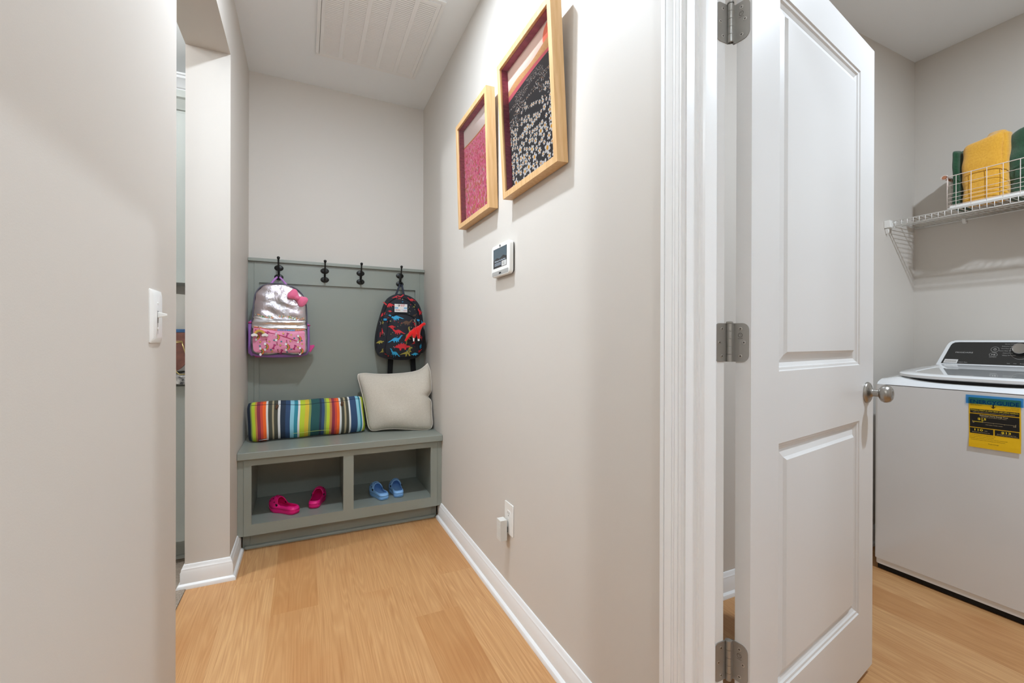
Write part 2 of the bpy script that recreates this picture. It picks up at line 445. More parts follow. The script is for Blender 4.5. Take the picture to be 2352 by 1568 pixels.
bm = bmesh.new(); bm.from_mesh(slab.data); bmesh.ops.remove_doubles(bm, verts=bm.verts, dist=1e-5); bmesh.ops.recalc_face_normals(bm, faces=bm.faces); bm.to_mesh(slab.data); bm.free()

def knob(y0, sgn, z=0.936, x=0.808 - 0.062):
    m = MB()
    m.lathe([(0.0335, 0), (0.034, 0.003), (0.032, 0.007), (0.026, 0.010), (0.016, 0.0125), (0.0125, 0.016), (0.0115, 0.018)], (x, y0, z), (0, sgn, 0), 32)
    k = m.build('knob_rosette', M_nickel, dr, smooth=40, local=True)
    m = MB()
    m.lathe([(0.0115, 0.018), (0.0115, 0.0315), (0.0115, 0.032), (0.017, 0.034), (0.0245, 0.039), (0.0275, 0.046), (0.0275, 0.052), (0.0245, 0.060), (0.018, 0.065), (0.010, 0.0668), (0.0095, 0.0665), (0.001, 0.0672)], (x, y0, z), (0, sgn, 0), 36)
    kk = m.build('knob', M_nickel, dr, smooth=50, local=True)
knob(0, -1); knob(DT, 1)

pin = Vector((0.889, 0.7015, 0)); inv = wm(dr).inverted()
def hinge(zc):
    hh = 0.0445
    root = None
    m = MB()
    # door leaf lies on the hinge edge (local x = 0), from the pin towards local -y
    def leaf_pts(w): return rrect(-w, zc - hh, 0.002, zc + hh, 0.0155, 6)
    def leaf_poly(w):
        pts = []
        for cx, cz, a0 in ((-w + 0.0155, zc + hh - 0.0155, 90), (-w + 0.0155, zc - hh + 0.0155, 180)):
            for i in range(7):
                a = R(a0 + 90*i/6); pts.append((cx + 0.0155*math.cos(a), cz + 0.0155*math.sin(a)))
        return [(0.0, zc + hh)] + pts + [(0.0, zc - hh)]
    pl = inv @ pin
    # door leaf in door space: from near pin to y = 0.0045
    m.prism([(pl.y + a*1.0, b) for a, b in [(p[0], p[1]) for p in leaf_poly(pl.y - 0.0045)]], lambda a, b, h: (h, a, b), -0.0022, 0.0002)
    m.box(pl.x, pl.y - 0.004, zc - hh, 0, pl.y + 0.0005, zc + hh)
    # jamb leaf in world -> local
    m2 = MB()
    m2.prism([(pin.x + a, b) for a, b in leaf_poly(pin.x - 0.8475)], lambda a, b, h: (a, h, b), YJ - 0.0024, YJ + 0.0002)
    m2.box(pin.x - 0.002, YJ - 0.0024, zc - hh, pin.x + 0.001, pin.y, zc + hh)
    m2.v = [tuple(inv @ Vector(v)) for v in m2.v]
    m.add(m2.v, m2.f)
    # barrel of five knuckles
    for k in range(5):
        a = zc - hh + k * (2*hh/5); b = a + 2*hh/5 - 0.0008
        m.lathe([(0.0062, 0), (0.0062, b - a)], (pl.x, pl.y, a), (0, 0, 1), 16)
    m.lathe([(0.0075, 0), (0.0075, 0.003), (0.004, 0.0045)], (pl.x, pl.y, zc + hh), (0, 0, 1), 16)
    h = m.build('hinge', M_hinge, dr, local=True, smooth=35)
    # screws
    M_screw = mat('bright_screw', (196, 192, 186), 0.3, 1.0)
    for dz, dw in ((0.0315, 0.019), (0.0, 0.027), (-0.0315, 0.019)):
        for which in (0, 1):
            s = MB()
            if which == 0: o = Vector((-0.0022, pl.y - dw, zc + dz)); ax = Vector((-1, 0, 0)); t = Vector((0, 1, 0))
            else:
                o = inv @ Vector((pin.x - dw, YJ - 0.0024, zc + dz)); ax = (inv.to_3x3() @ Vector((0, -1, 0))); t = (inv.to_3x3() @ Vector((1, 0, 0)))
            s.lathe([(0.0042, -0.0005), (0.0042, 0.0004), (0.0036, 0.0008)], o, ax, 14)
            u = Vector((0, 0, 1)); tt = t.normalized()
            for d1, d2 in ((tt, u), (u, tt)):
                c0 = o + ax * 0.00085
                s.add([c0 + d1*.0024 + d2*.0006, c0 - d1*.0024 + d2*.0006, c0 - d1*.0024 - d2*.0006, c0 + d1*.0024 - d2*.0006], [(0, 1, 2, 3)], 1)
            s.build('screw', [M_screw, M_dark], h, local=True, smooth=30, fix=False)
    # stamped round mark on the door leaf
    s = MB(); c0 = Vector((-0.00235, pl.y - 0.0185, zc + 0.017))
    ring = lambda r: [c0 + Vector((0, r*math.cos(2*PI*i/24), r*math.sin(2*PI*i/24))) for i in range(24)]
    a, b = ring(0.0052), ring(0.0042)
    s.add(a + b, [(i, (i+1) % 24, 24 + (i+1) % 24, 24 + i) for i in range(24)])
    s.tube([c0 + Vector((0, 0.002, 0.002)), c0 + Vector((0, -0.0015, 0.0016)), c0 + Vector((0, -0.001, -0.0022))], 0.0003, 4)
    s.add([c0 + Vector((0, y, z)) for y, z in ((-.0055, -.0074), (.0055, -.0074), (.0055, -.0082), (-.0055, -.0082))], [(0, 1, 2, 3)])
    s.build('stamped_mark', mat('stamped_metal', (96, 92, 86), 0.5, 0.8), h, local=True, fix=False)
for zc in (1.836, 1.0975, 0.360): hinge(zc)
# ------------------------------------------------------------------ bench with two cubbies
XLi, XRi = XL + 0.0005, XR - 0.0005
bn = thing('storage_bench', 'long grey-green storage bench with two open cubbies filling the alcove', 'bench', (0.223, 2.62, 0))
mb = MB(); mb.box(XLi, 2.594, 0.487, XRi, 3.079, 0.525); mb.build('bench_top', M_sage, bn, bevel=0.004)
YF = 2.616
cab = MB()
for a, b in ((-0.286, -0.251), (0.193, 0.248), (0.691, 0.731)): cab.box(a, YF, 0.090, b, YF + 0.019, 0.487)
cab.box(-0.251, YF, 0.090, 0.193, YF + 0.019, 0.147); cab.box(0.248, YF, 0.090, 0.691, YF + 0.019, 0.147)
cab.box(-0.251, YF, 0.451, 0.193, YF + 0.019, 0.487); cab.box(0.248, YF, 0.451, 0.691, YF + 0.019, 0.487)
cab.build('face_frame', M_sage, bn)
for a, b in ((XLi, -0.2868), (0.7318, XRi)):
    mb = MB(); mb.box(a, YF + 0.002, 0.090, b, YF + 0.019, 0.4865); mb.build('filler_strip', M_sage, bn, bevel=0.001)
mb = MB()
mb.box(-0.29, YF + 0.019, 0.129, 0.735, 3.07, 0.1468)
mb.build('cubby_floor', M_sage, bn)
mb = MB(); mb.box(-0.29, 3.05, 0.147, 0.735, 3.062, 0.486); mb.build('cubby_back', M_sage, bn)
for a, b in ((-0.29, -0.262), (0.204, 0.237), (0.702, 0.735)):
    mb = MB(); mb.box(a, YF + 0.019, 0.147, b, 3.05, 0.4865); mb.build('cubby_side', M_sage, bn)
mb = MB(); mb.box(-0.262, 2.682, 0.0, 0.712, 2.70, 0.129); mb.box(XLi + 0.016, 2.684, 0, -0.263, 2.70, 0.129); mb.box(0.713, 2.684, 0, XRi - 0.016, 2.70, 0.129)
mb.build('toe_kick', M_sage, bn)
shoe = [(0, 0), (0.013, 0), (0.0128, 0.006), (0.011, 0.012), (0.006, 0.016), (0, 0.017)]
mb = MB(); mb.sweep(shoe, [(XLi + 0.028, 2.682), (XRi - 0.028, 2.682)], 0, -1); mb.build('shoe_moulding', M_sage, bn, smooth=40)

# ------------------------------------------------------------------ panel with hooks
pn = thing('coat_rack_panel', 'grey-green framed wall panel with four black hooks above the bench', 'coat rack', (0.223, 3.09, 0.525))
mb = MB(); mb.box(XLi, 3.082, 0.526, XRi, 3.0995, 1.58); mb.build('back_panel', M_sage, pn)
mb = MB()
mb.box(-0.2815, 3.068, 0.526, -0.256, 3.082, 1.578); mb.box(0.697, 3.068, 0.526, 0.7265, 3.082, 1.578)
mb.box(-0.256, 3.068, 1.452, 0.697, 3.082, 1.578); mb.build('panel_frame', M_sage, pn)
for a, b in ((XLi, -0.2825), (0.7275, XRi)):
    mb = MB(); mb.box(a, 3.0695, 0.526, b, 3.082, 1.578); mb.build('filler_strip', M_sage, pn)
mb = MB(); mb.box(XLi, 3.050, 1.578, XRi, 3.0995, 1.598); mb.build('top_cap', M_sage, pn, bevel=0.003)
yh = 3.068
def hook(x):
    m = MB()
    # vertical spine and long upper arm ending in a ball
    m.tube([(x, yh - 0.006, 1.548), (x, yh - 0.009, 1.53), (x, yh - 0.009, 1.505), (x, yh - 0.006, 1.488)], [.0055, .0065, .0065, .006], 10)
    m.tube([(x, yh - 0.008, 1.495), (x, yh - 0.022, 1.505), (x, yh - 0.038, 1.522), (x, yh - 0.050, 1.545), (x, yh - 0.058, 1.570), (x, yh - 0.062, 1.588)],
           [.006, .0058, .0052, .005, .0046, .0044], 10)
    m.lathe([(0.002, -0.009), (0.0058, -0.007), (0.0062, -0.0055), (0.0048, -0.004), (0.0066, -0.002), (0.0088, 0.003), (0.0085, 0.008), (0.005, 0.0125), (0.001, 0.0135)], (x, yh - 0.064, 1.595), (0, -0.25, 1), 16)
    # short lower hook
    m.tube([(x, yh - 0.008, 1.498), (x, yh - 0.020, 1.482), (x, yh - 0.032, 1.474), (x, yh - 0.042, 1.476), (x, yh - 0.047, 1.486)], [.006, .0056, .0052, .0050, .0048], 10)
    m.lathe([(0.001, -0.007), (0.006, -0.005), (0.0085, 0), (0.006, 0.005), (0.001, 0.007)], (x, yh - 0.048, 1.492), (0, 0, 1), 14)
    h = m.build('coat_hook', M_black, pn, smooth=50)
    for z in (1.546, 1.490):
        p = MB(); p.lathe([(0.0255, 0), (0.0255, 0.0025), (0.023, 0.0045), (0.010, 0.006), (0.002, 0.0065)], (x, yh - 0.0002, z), (0, -1, 0), 28, 0, (1, 0.72))
        p.build('hook_plate', M_black, h, smooth=40)
for x in (-0.149, 0.112, 0.331, 0.589): hook(x)

# ------------------------------------------------------------------ cushions
def cushion(mb, w, h, t, nu=60, nv=28, pinch=0.05, us=None, cols=None, ear=0.0, wob=None, m=0, fa=5.0):
    rx, rz = .05/w*2, .05/h*2
    us = us or [i / nu for i in range(nu + 1)]
    nu = len(us) - 1
    def pos(u, v, s):
        a, b = 2*u - 1, 2*v - 1
        x = a * w/2 * (1 - pinch * (1 - b*b)); z = b * h/2 * (1 - pinch * 1.3 * (1 - a*a))
        f = max(0.0, (1 - abs(a)**fa)) ** 0.5 * max(0.0, (1 - abs(b)**3.0)) ** 0.52
        y = s * t/2 * f
        ca, cb = max(0.0, (abs(a) - 1 + rx)/rx), max(0.0, (abs(b) - 1 + rz)/rz)
        x -= math.copysign(ear * cb*cb * (abs(a) ** 6), a) if a else 0; z -= math.copysign(ear * ca*ca * (abs(b) ** 6), b) if b else 0
        if wob: dx, dy, dz = wob(a, b, s); x += dx; y += dy * f; z += dz
        return (x, y, z + h/2)
    for s in (-1, 1):
        vs = [pos(us[i], j/nv, s) for j in range(nv + 1) for i in range(nu + 1)]
        fs = [(j*(nu+1)+i, j*(nu+1)+i+1, (j+1)*(nu+1)+i+1, (j+1)*(nu+1)+i) for j in range(nv) for i in range(nu)]
        o = len(mb.v); mb.v += vs
        for k, f in enumerate(fs):
            mb.f.append([q + o for q in f]); mb.m.append(m); mb.c.append(cols[k % nu] if cols else None)
    return pos
NV, NB, OL, BE, WH, LI, GR = (38, 52, 72), (48, 74, 110), (72, 72, 60), (172, 158, 126), (222, 222, 218), (186, 204, 52), (132, 150, 84)
TA, BU, RO, OR, LB, TE, YE, DT_ = (200, 128, 70), (140, 46, 66), (205, 72, 52), (240, 104, 34), (142, 200, 216), (46, 134, 152), (214, 184, 58), (36, 84, 84)
st = [(200, NV), (240, GR), (262, LI), (315, TA), (345, BU), (398, RO), (436, OR), (488, WH), (520, OL), (583, BE), (611, OL), (674, WH), (712, NV), (795, NB),
      (870, LB), (934, TE), (995, WH), (1030, LI), (1110, YE), (1178, GR), (1214, DT_), (1360, NV), (1396, NB), (1446, GR), (1480, LI), (1536, TA), (1574, BU),
      (1625, RO), (1662, OR), (1710, WH), (1745, OL), (1796, BE), (1830, OL), (1880, WH), (1912, NB), (2032, LB), (2086, TE), (2120, WH), (2142, LI)]
b0, b1 = 190, 2195
us = [0.0]; cols = []
for k, (p, c) in enumerate(st):
    nx = st[k+1][0] if k + 1 < len(st) else b1
    a, b = max(0, (p - b0)/(b1 - b0)), (nx - b0)/(b1 - b0)
    if k == 0: a = 0.0
    n = max(1, round((b - a)/0.02))
    for q in range(n): us.append(a + (b - a)*(q + 1)/n); cols.append(rgb(*c))
M_stripe = mat('striped_outdoor_canvas', (255, 255, 255), 0.85, attr='col', bump=(900, 0.3, 0.001))
M_navyseam = mat('navy_seam', (26, 34, 48), 0.8)
ps = thing('striped_lumbar_pillow', 'rectangular pillow with bright multicolour stripes lying on the left of the bench', 'pillow', (0.022, 2.862, 0.527), rot=(R(-15), 0, R(2.6)))
rr = random.Random(3)
def wob1(a, b, s): return (0.004*math.sin(2.2*b + 3*a) + .010*a*a*a*(.3 - b*b*.6), 0.004*math.sin(6*a + 2*b), 0.0022*math.sin(9*a))
mb = MB(); pos = cushion(mb, 0.642, 0.228, 0.130, nv=30, pinch=0.030, us=us, cols=cols, ear=0.009, wob=wob1, fa=12)
mb.build('pillow_cover', M_stripe, ps, local=True, smooth=180)
mb = MB()
line = [pos(i/60, 0.865 - 0.03*math.cos(PI*(2*i/60 - 1)), -1) for i in range(2, 59)]
mb.tube([(x, y - 0.0003, z) for x, y, z in line], 0.0013, 5)
mb.build('flap_seam', M_navyseam, ps, local=True, smooth=180)
mb = MB()
line = [pos(i/60, 0.10, -1) for i in range(22, 42)]
mb.tube([(x, y - 0.0003, z) for x, y, z in line], 0.0009, 5)
mb.build('bottom_stitching', mat('lime_thread', (205, 220, 120), 0.8), ps, local=True, smooth=180)
M_toggle = mat('dark_wood_toggle', (70, 44, 26), 0.35, var=(60, (110, 74, 44)))
for u in (0.232, 0.785):
    x, y, z = pos(u, 0.81, -1)
    mb = MB(); mb.lathe([(0.001, -0.013), (0.006, -0.011), (0.0085, -0.004), (0.0075, 0.005), (0.0085, 0.011), (0.004, 0.0145), (0.001, 0.015)], (x, y - 0.006, z - 0.006), (0.25, 0, 1), 14)
    mb.tube([(x, y, z + 0.016), (x - .001, y - 0.007, z + 0.010), (x, y - 0.009, z + 0.002)], 0.0016, 6)
    mb.build('toggle_button', M_toggle, ps, local=True, smooth=60)
mb = MB()
x, y, z = pos(0.115, 0.01, -1)
mb.add([(x-.02, y-.004, z+.016), (x+.03, y-.004, z+.022), (x+.026, y-.016, z+.006), (x-.016, y-.016, z+.0)], [(0, 1, 2, 3)], 1)
mb.add([(x-.016, y-.016, z+.0), (x+.026, y-.016, z+.006), (x+.024, y-.030, z+.0015), (x-.018, y-.030, z-.0008)], [(0, 1, 2, 3)], 0)
mb.build('care_label', [M_white, mat('label_print', (58, 52, 50), 0.7)], ps, local=True, solid=0.0006)

M_linen = mat('oatmeal_linen', (214, 206, 192), 0.9, bump=(600, 0.5, 0.0015), var=(420, (194, 184, 168)))
pb = thing('beige_throw_pillow', 'square oatmeal linen pillow with piped edge propped in the right corner', 'pillow', (0.549, 2.815, 0.526), rot=(R(-17), 0, R(-12.5)))
def wob2(a, b, s):
    dz = 0.0
    dx = 0.0
    if a > 0 and b > 0: dz += 0.068 * (a**4) * b**3; dx += -0.020 * a * b**3
    if a > 0.5: dx += -0.022 * math.exp(-((b - 0.12)/0.10)**2) * (a - .5) * 2
    if a < 0: dx += (0.008 * (1 - b)/2 - 0.080 * (1 + b)/2) * (-a)
    return (dx, 0.006*math.sin(5*a + 2) * math.cos(4*b), dz + 0.006*math.sin(3*a)*b)
mb = MB(); pos = cushion(mb, 0.405, 0.385, 0.145, nu=60, nv=60, pinch=0.05, ear=0.013, wob=wob2)
mb.build('pillow_cover', M_linen, pb, local=True, smooth=180)
mb = MB(); loop = [pos(i/30, 0, 0) for i in range(30)] + [pos(1, i/30, 0) for i in range(30)] + [pos(1 - i/30, 1, 0) for i in range(30)] + [pos(0, 1 - i/30, 0) for i in range(30)]
mb.tube(loop, 0.0038, 8, closed=True); mb.build('piping', mat('oatmeal_piping', (214, 206, 194), 0.85), pb, local=True, smooth=180)

# ------------------------------------------------------------------ clogs
def clog(name, label, cat, grp, m_up, m_in, loc, rz, L=0.172, flip=1):
    t = thing(name, label, cat, loc, rz, grp)
    half = [(0.0, 0.0), (.021, .004), (.0300, .022), (.0295, .055), (.031, .088), (.0385, .120), (.0375, .145), (.027, .166), (.010, .1765)]
    out = [(x * flip * (1.0 if x < 0.034 else 1.03), y * L/.1765) for x, y in half] + [(-x * flip * (1 if y > .15 else 0.96), y * L/.1765) for x, y in half[:0:-1]]
    out = catmull(out, 64)
    cy = 0.55 * L
    # sole
    m = MB(); lv = [(0.90, 0.0), (0.97, 0.003), (0.99, 0.008), (0.965, 0.0085), (0.965, 0.010), (1.0, 0.0105), (1.015, 0.017), (0.995, 0.0175), (1.0, 0.025), (0.93, 0.0255)]
    def up(y): return 0.010 * smoothstep((y/L - 0.72)/0.28)
    vs = []
    for s_, z in lv: vs += [(x*s_, cy + (y-cy)*s_, z + up(y)) for x, y in out]
    n = len(out); fs = [(k*n+j, k*n+(j+1) % n, (k+1)*n+(j+1) % n, (k+1)*n+j) for k in range(len(lv)-1) for j in range(n)]
    fs.append(tuple(range(n))); q = (len(lv)-1)*n
    # inner floor as a fan
    vs.append((0, cy, 0.0235)); fs += [(q+j, q+(j+1) % n, len(vs)-1) for j in range(n)]
    m.add(vs, fs); m.build('sole', m_up, t, local=True, smooth=50)
    # upper
    Hh = 0.050*L/.172
    def surf(th, s):
        # point on the outline in direction th from centre
        best = 0
        for i in range(n):
            p, q_ = out[i], out[(i+1) % n]
            ux, uy = math.cos(th), math.sin(th); ex, ey = q_[0]-p[0], q_[1]-p[1]; den = ux*ey - uy*ex
            if abs(den) < 1e-12: continue
            wx, wy = p[0], p[1]-cy
            tt = (wx*ey - wy*ex)/den; k = (wx*uy - wy*ux)/den
            if tt > 0 and -1e-3 <= k <= 1.001: best = max(best, tt)
        return best
    na, nr = 48, 12
    rad = [surf(2*PI*i/na, 1) for i in range(na)]
    def P(i, s):
        th = 2*PI*i/na; r = rad[i % na]; toe = math.sin(th) > -1e-6
        z = Hh * max(0.0, 1 - s**2.6) ** 0.62
        x = math.cos(th)*r*s; y = cy + math.sin(th)*r*s
        if not toe: z *= 0.60 + .4*(1 - min(1, -math.sin(th)*3))
        y2 = y + (0.42*z if toe else 0.42*z*(1 - min(1.0, -math.sin(th)*1.2)))
        if y2 > L*1.02: y2 = L*1.02
        return (x, y2, 0.024 + up(y) + z)
    m = MB(); vs = []; fs = []
    sv = [1.0 - 0.0*k for k in range(1)] + [0.97, 0.93, 0.88, 0.80, 0.70, 0.58, 0.44, 0.30, 0.15, 0.0]
    for s_ in sv: vs += [P(i, s_) for i in range(na)]
    for k in range(len(sv)-1):
        for i in range(na):
            toe = i < na//2
            if toe or k < 3: fs.append((k*na+i, k*na+(i+1) % na, (k+1)*na+(i+1) % na, (k+1)*na+i))
    m.add(vs, fs)
    u = m.build('upper', m_up, t, local=True, smooth=180, solid=0.004)
    # rim bead
    m = MB()
    arch = [P(0, s_) for s_ in sv[3:]] + [P(na//2, s_) for s_ in sv[-2:2:-1]]
    m.tube(arch, 0.0028, 8)
    heel = [P(i, 0.88) for i in range(na//2, na + 1)]
    m.tube(heel, 0.0026, 8)
    m.build('opening_rim', m_up, u, local=True, smooth=180)
    # heel strap folded forward over the instep
    m = MB(); w = 0.010
    def S(i, s_, lift, dy):
        p = P(i, s_); c0 = Vector((0, p[1], 0.030)); d = (Vector(p) - c0).normalized(); v = Vector(p) + d*lift; return (v.x, v.y + dy, v.z)
    seq = [(0, s_) for s_ in sv[3:]] + [(na//2, s_) for s_ in sv[-2:2:-1]]
    K = len(seq)
    A = []; 
    for k, (i, s_) in enumerate(seq):
        e = math.sin(PI*k/(K-1))
        dy = 0.006 + 0.010*e
        A.append((S(i, s_, 0.003, dy), S(i, s_, 0.0035, dy + w), S(i, s_, 0.0055, dy + w), S(i, s_, 0.0052, dy)))
    vs = [p for q_ in A for p in q_]; fs = [(4*k+j, 4*k+(j+1) % 4, 4*k+4+(j+1) % 4, 4*k+4+j) for k in range(K-1) for j in range(4)]
    fs += [(0, 1, 2, 3), (4*K-4, 4*K-3, 4*K-2, 4*K-1)]
    m.add(vs, fs); sob = m.build('heel_strap', m_up, t, local=True, smooth=50, bevel=0.001)
    for i in (0, na//2):
        p = Vector(P(i, 0.93)); ax = Vector((1 if i == 0 else -1, 0, 0.15))
        r_ = MB(); r_.lathe([(0.0062, -0.002), (0.0062, 0.004), (0.004, 0.006), (0.001, 0.0062)], p + Vector((0, 0.004, 0)), ax, 16)
        r_.build('rivet', M_black, sob, local=True, smooth=40)
    # vent holes on the toe
    m = MB()
    for i, s_ in [(k, 0.80) for k in (4, 8, 12, 16, 20)] + [(k, 0.56) for k in (7, 12, 17)] + [(2, .9), (22, .9)]:
        p = Vector(P(i, s_)); a = Vector(P(i+1, s_)) - Vector(P(i-1, s_)); b = Vector(P(i, s_-.04)) - Vector(P(i, s_+.04)); nn = a.cross(b).normalized()
        if nn.z < 0: nn = -nn
        m.lathe([(0.0036, 0.0015), (0.0036, 0.0024), (0.0005, 0.0024)], p, nn, 12)
    m.build('vent_holes', m_in, u, local=True)
    return t
M_pk = mat('hot_pink_foam', (232, 30, 126), 0.45, spec=0.4); M_pk2 = mat('dark_pink_hole', (84, 8, 40), 0.7)
M_bl = mat('sky_blue_foam', (134, 182, 232), 0.45, spec=0.4); M_bl2 = mat('dark_blue_hole', (34, 58, 92), 0.7)
zc = 0.1472
clog('clog', 'hot pink clog pointing left in the left cubby, rivet side showing', 'clog', 'pair of pink clogs', M_pk, M_pk2, (-0.040, 2.672, zc), R(44), L=.186)
clog('clog', 'hot pink clog with its heel to the front, right of its mate', 'clog', 'pair of pink clogs', M_pk, M_pk2, (0.042, 2.712, zc), R(-14), flip=-1, L=.182)
clog('clog', 'light blue clog toeing left, left one of the blue pair', 'clog', 'pair of blue clogs', M_bl, M_bl2, (0.432, 2.680, zc), R(16), L=0.172)
clog('clog', 'light blue clog standing straight, right one of the blue pair', 'clog', 'pair of blue clogs', M_bl, M_bl2, (0.517, 2.688, zc), R(0), L=0.172, flip=-1)
# ------------------------------------------------------------------ silver backpack on the first hook
M_silver = mat('silver_foil_fabric', (186, 184, 187), 0.27, 0.95, bump=(22, 0.6, 0.010, 6), var=(9, (214, 200, 206)))
M_silver2 = mat('silver_foil_band', (214, 212, 214), 0.20, 0.95, bump=(26, 0.6, 0.010, 4), stretch=(0.5, 1, 2.0))
M_pinkpr = mat('pink_print_fabric', (232, 146, 178), 0.55, bump=(30, 0.15, 0.004))
M_purple = mat('lilac_mesh_fabric', (150, 104, 178), 0.7, bump=(900, 0.4, 0.001))
M_strap = mat('lilac_webbing', (178, 120, 190), 0.6)
M_pipe = mat('grey_piping', (92, 92, 106), 0.5)
M_hot = mat('magenta_binding', (208, 62, 134), 0.55)
M_plush = mat('pink_plush', (236, 112, 152), 0.95, sheen=0.6, bump=(300, 0.5, 0.002))
g1 = thing('silver_backpack', 'silver foil child backpack with pink printed pocket hanging on the leftmost hook', 'backpack', (-0.140, 3.02, 1.02))
out1 = [(-0.138, 1.018), (-0.060, 1.012), (0.000, 1.024), (0.009, 1.07), (0.008, 1.18), (0.006, 1.28), (-0.004, 1.35), (-0.040, 1.402), (-0.10, 1.430),
        (-0.165, 1.436), (-0.225, 1.420), (-0.262, 1.375), (-0.274, 1.29), (-0.280, 1.18), (-0.284, 1.07), (-0.272, 1.028), (-0.22, 1.014)]
P1 = Puff(out1, 2.925, 3.040, 0.020, 6, n=88, c=(-0.138, 1.20), side=1.03)
def wobs(x, z): return 0.0022*math.sin(60*x + 25*z)*math.sin(41*z) + 0.0015*math.sin(110*z + 30*x)
mb = MB(); P1.mesh(mb, 0, wobs, rings=16); mb.build('backpack_body', M_silver, g1, smooth=180)
mb = MB(); mb.tube(P1.edge(0.0, 1.004), 0.0032, 8, closed=True); mb.build('edge_piping', M_pipe, g1, smooth=180)
# silver fold below the glitter line
outf = [(-0.272, 1.165), (-0.14, 1.158), (0.000, 1.165), (0.0, 1.20), (-0.006, 1.222), (-0.14, 1.226), (-0.262, 1.238), (-0.272, 1.22)]
Pf = Puff(outf, 2.915, 2.945, 0.010, 4, n=48, side=1.0)
mb = MB(); Pf.mesh(mb, 0, lambda x, z: 0.003*math.sin(160*z), rings=10); mb.build('foil_flap', M_silver2, g1, smooth=180)
mb = MB(); r_ = random.Random(5)
for i in range(150):
    x = r_.uniform(-0.262, 0.000)
    if 0.35 < (x + .262)/.262 < .45: continue
    z = 1.232 + 0.010*(-x)/0.27 + 0.0045*math.sin(x*40) + r_.uniform(-0.007, 0.007)
    decal(mb, ell(x, z, r_.uniform(.002, .0036), r_.uniform(.002, .0032), 6), P1.surf, r_.choice([0, 0, 1, 2, 3]), 0.0022 + r_.uniform(0, .0008))
mb.build('glitter_trim', [mat('glitter_orange', (226, 150, 104), .4, .3), mat('glitter_green', (70, 160, 96), .4, .3), mat('glitter_mint', (170, 214, 200), .4, .3), mat('glitter_peach', (232, 186, 160), .4, .3)], g1, fix=False)
# printed pocket
outp = [(-0.138, 1.026), (-0.05, 1.026), (-0.008, 1.032), (-0.002, 1.08), (-0.004, 1.13), (-0.008, 1.155), (-0.06, 1.158), (-0.138, 1.160), (-0.21, 1.166), (-0.266, 1.178), (-0.272, 1.13), (-0.274, 1.07), (-0.262, 1.032), (-0.20, 1.027)]
Pp = Puff(outp, 2.905, 2.942, 0.016, 4, n=72, side=1.0)
mb = MB(); Pp.mesh(mb, 0, lambda x, z: 0.0015*math.sin(70*x)*math.sin(60*z), rings=14)
pk = [(238, 234, 236), (206, 70, 40), (226, 150, 60), (120, 150, 90), (112, 84, 40), (180, 40, 110), (236, 196, 84), (44, 130, 142), (120, 30, 80), (150, 100, 60)]
PM = [M_pinkpr] + [mat('pocket_ink_%s' % n_, c_, 0.6) for n_, c_ in zip(('white', 'red', 'orange', 'green', 'brown', 'magenta', 'yellow', 'teal', 'plum', 'tan'), pk)]
Ps = lambda x, z, l: Pp.surf(x, z, l + 0.0018)
def arc(cx, cz, r0, r1, a0, a1, n=10): return [(cx + r1*math.cos(R(a0+(a1-a0)*i/n)), cz + r1*math.sin(R(a0+(a1-a0)*i/n))) for i in range(n+1)] + [(cx + r0*math.cos(R(a1+(a0-a1)*i/n)), cz + r0*math.sin(R(a1+(a0-a1)*i/n))) for i in range(n+1)]
def rainbow(cx, cz, s):
    for k, mi in enumerate((2, 3, 4, 5)): decal(mb, arc(cx, cz, s*(1.0-.16*(k+1)), s*(1.0-.16*k), -78, 78), Ps, mi, 0.0006)
    for sg in (1, -1):
        decal(mb, ell(cx + .02*s, cz + sg*.86*s, .35*s, .42*s, 10), Ps, 9, 0.0008); decal(mb, ell(cx + .02*s, cz + sg*.86*s, .32*s, .39*s, 10), Ps, 1, 0.001)
def bow2(cx, cz, s, rot):
    for sg in (1, -1):
        decal(mb, xf([(0, 0), (.9*sg, .55), (1.0*sg, 0), (.9*sg, -.55)], cx, cz, s, rot), Ps, 9, 0.0006); decal(mb, xf(ell(.6*sg, 0, .34, .34, 8), cx, cz, s, rot), Ps, 6, 0.0008)
    decal(mb, ell(cx, cz, .3*s, .3*s, 8), Ps, 6, 0.001)
for cx, cz in ((-0.212, 1.062), (-0.104, 1.060), (-0.155, 1.118), (-0.040, 1.108), (-0.258, 1.120), (-0.236, 1.034), (-0.03, 1.036)): rainbow(cx, cz, 0.020)
for cx, cz in ((-0.166, 1.062), (-0.058, 1.058), (-0.098, 1.130), (-0.200, 1.138), (-0.128, 1.032)): bow2(cx, cz, 0.0145, R(70))
for cx, cz in ((-0.190, 1.092), (-0.133, 1.070), (-0.080, 1.095), (-0.040, 1.060), (-0.118, 1.140), (-0.236, 1.090), (-0.076, 1.132), (-0.176, 1.036), (-0.018, 1.078)): decal(mb, star(cx, cz, .0078), Ps, 9, .0005); decal(mb, star(cx, cz, .0062), Ps, 7, .0007)
for cx, cz in ((-0.165, 1.100), (-0.128, 1.092), (-0.182, 1.044), (-0.076, 1.046), (-0.020, 1.098), (-0.238, 1.066), (-0.060, 1.112), (-0.098, 1.030)): decal(mb, star(cx, cz, .0072, .9), Ps, 8, .0006)
for cx, cz in ((-0.150, 1.085), (-0.10, 1.098), (-0.205, 1.105), (-0.085, 1.068), (-0.02, 1.05), (-0.146, 1.045)): decal(mb, star(cx, cz, .0050), Ps, 6, .0006); decal(mb, xf([(-.25, 0), (.25, 0), (.9, -2.2), (-.1, -2.0)], cx, cz - .003, .0052), Ps, 10, .0005)
for i in range(40): decal(mb, ell(r_.uniform(-.262, -.012), r_.uniform(1.035, 1.15), .0016, .0016, 5), Ps, r_.choice([6, 9, 9]), .0004)
mb.build('printed_pocket', PM, g1, smooth=60, fix=False)
mb = MB()
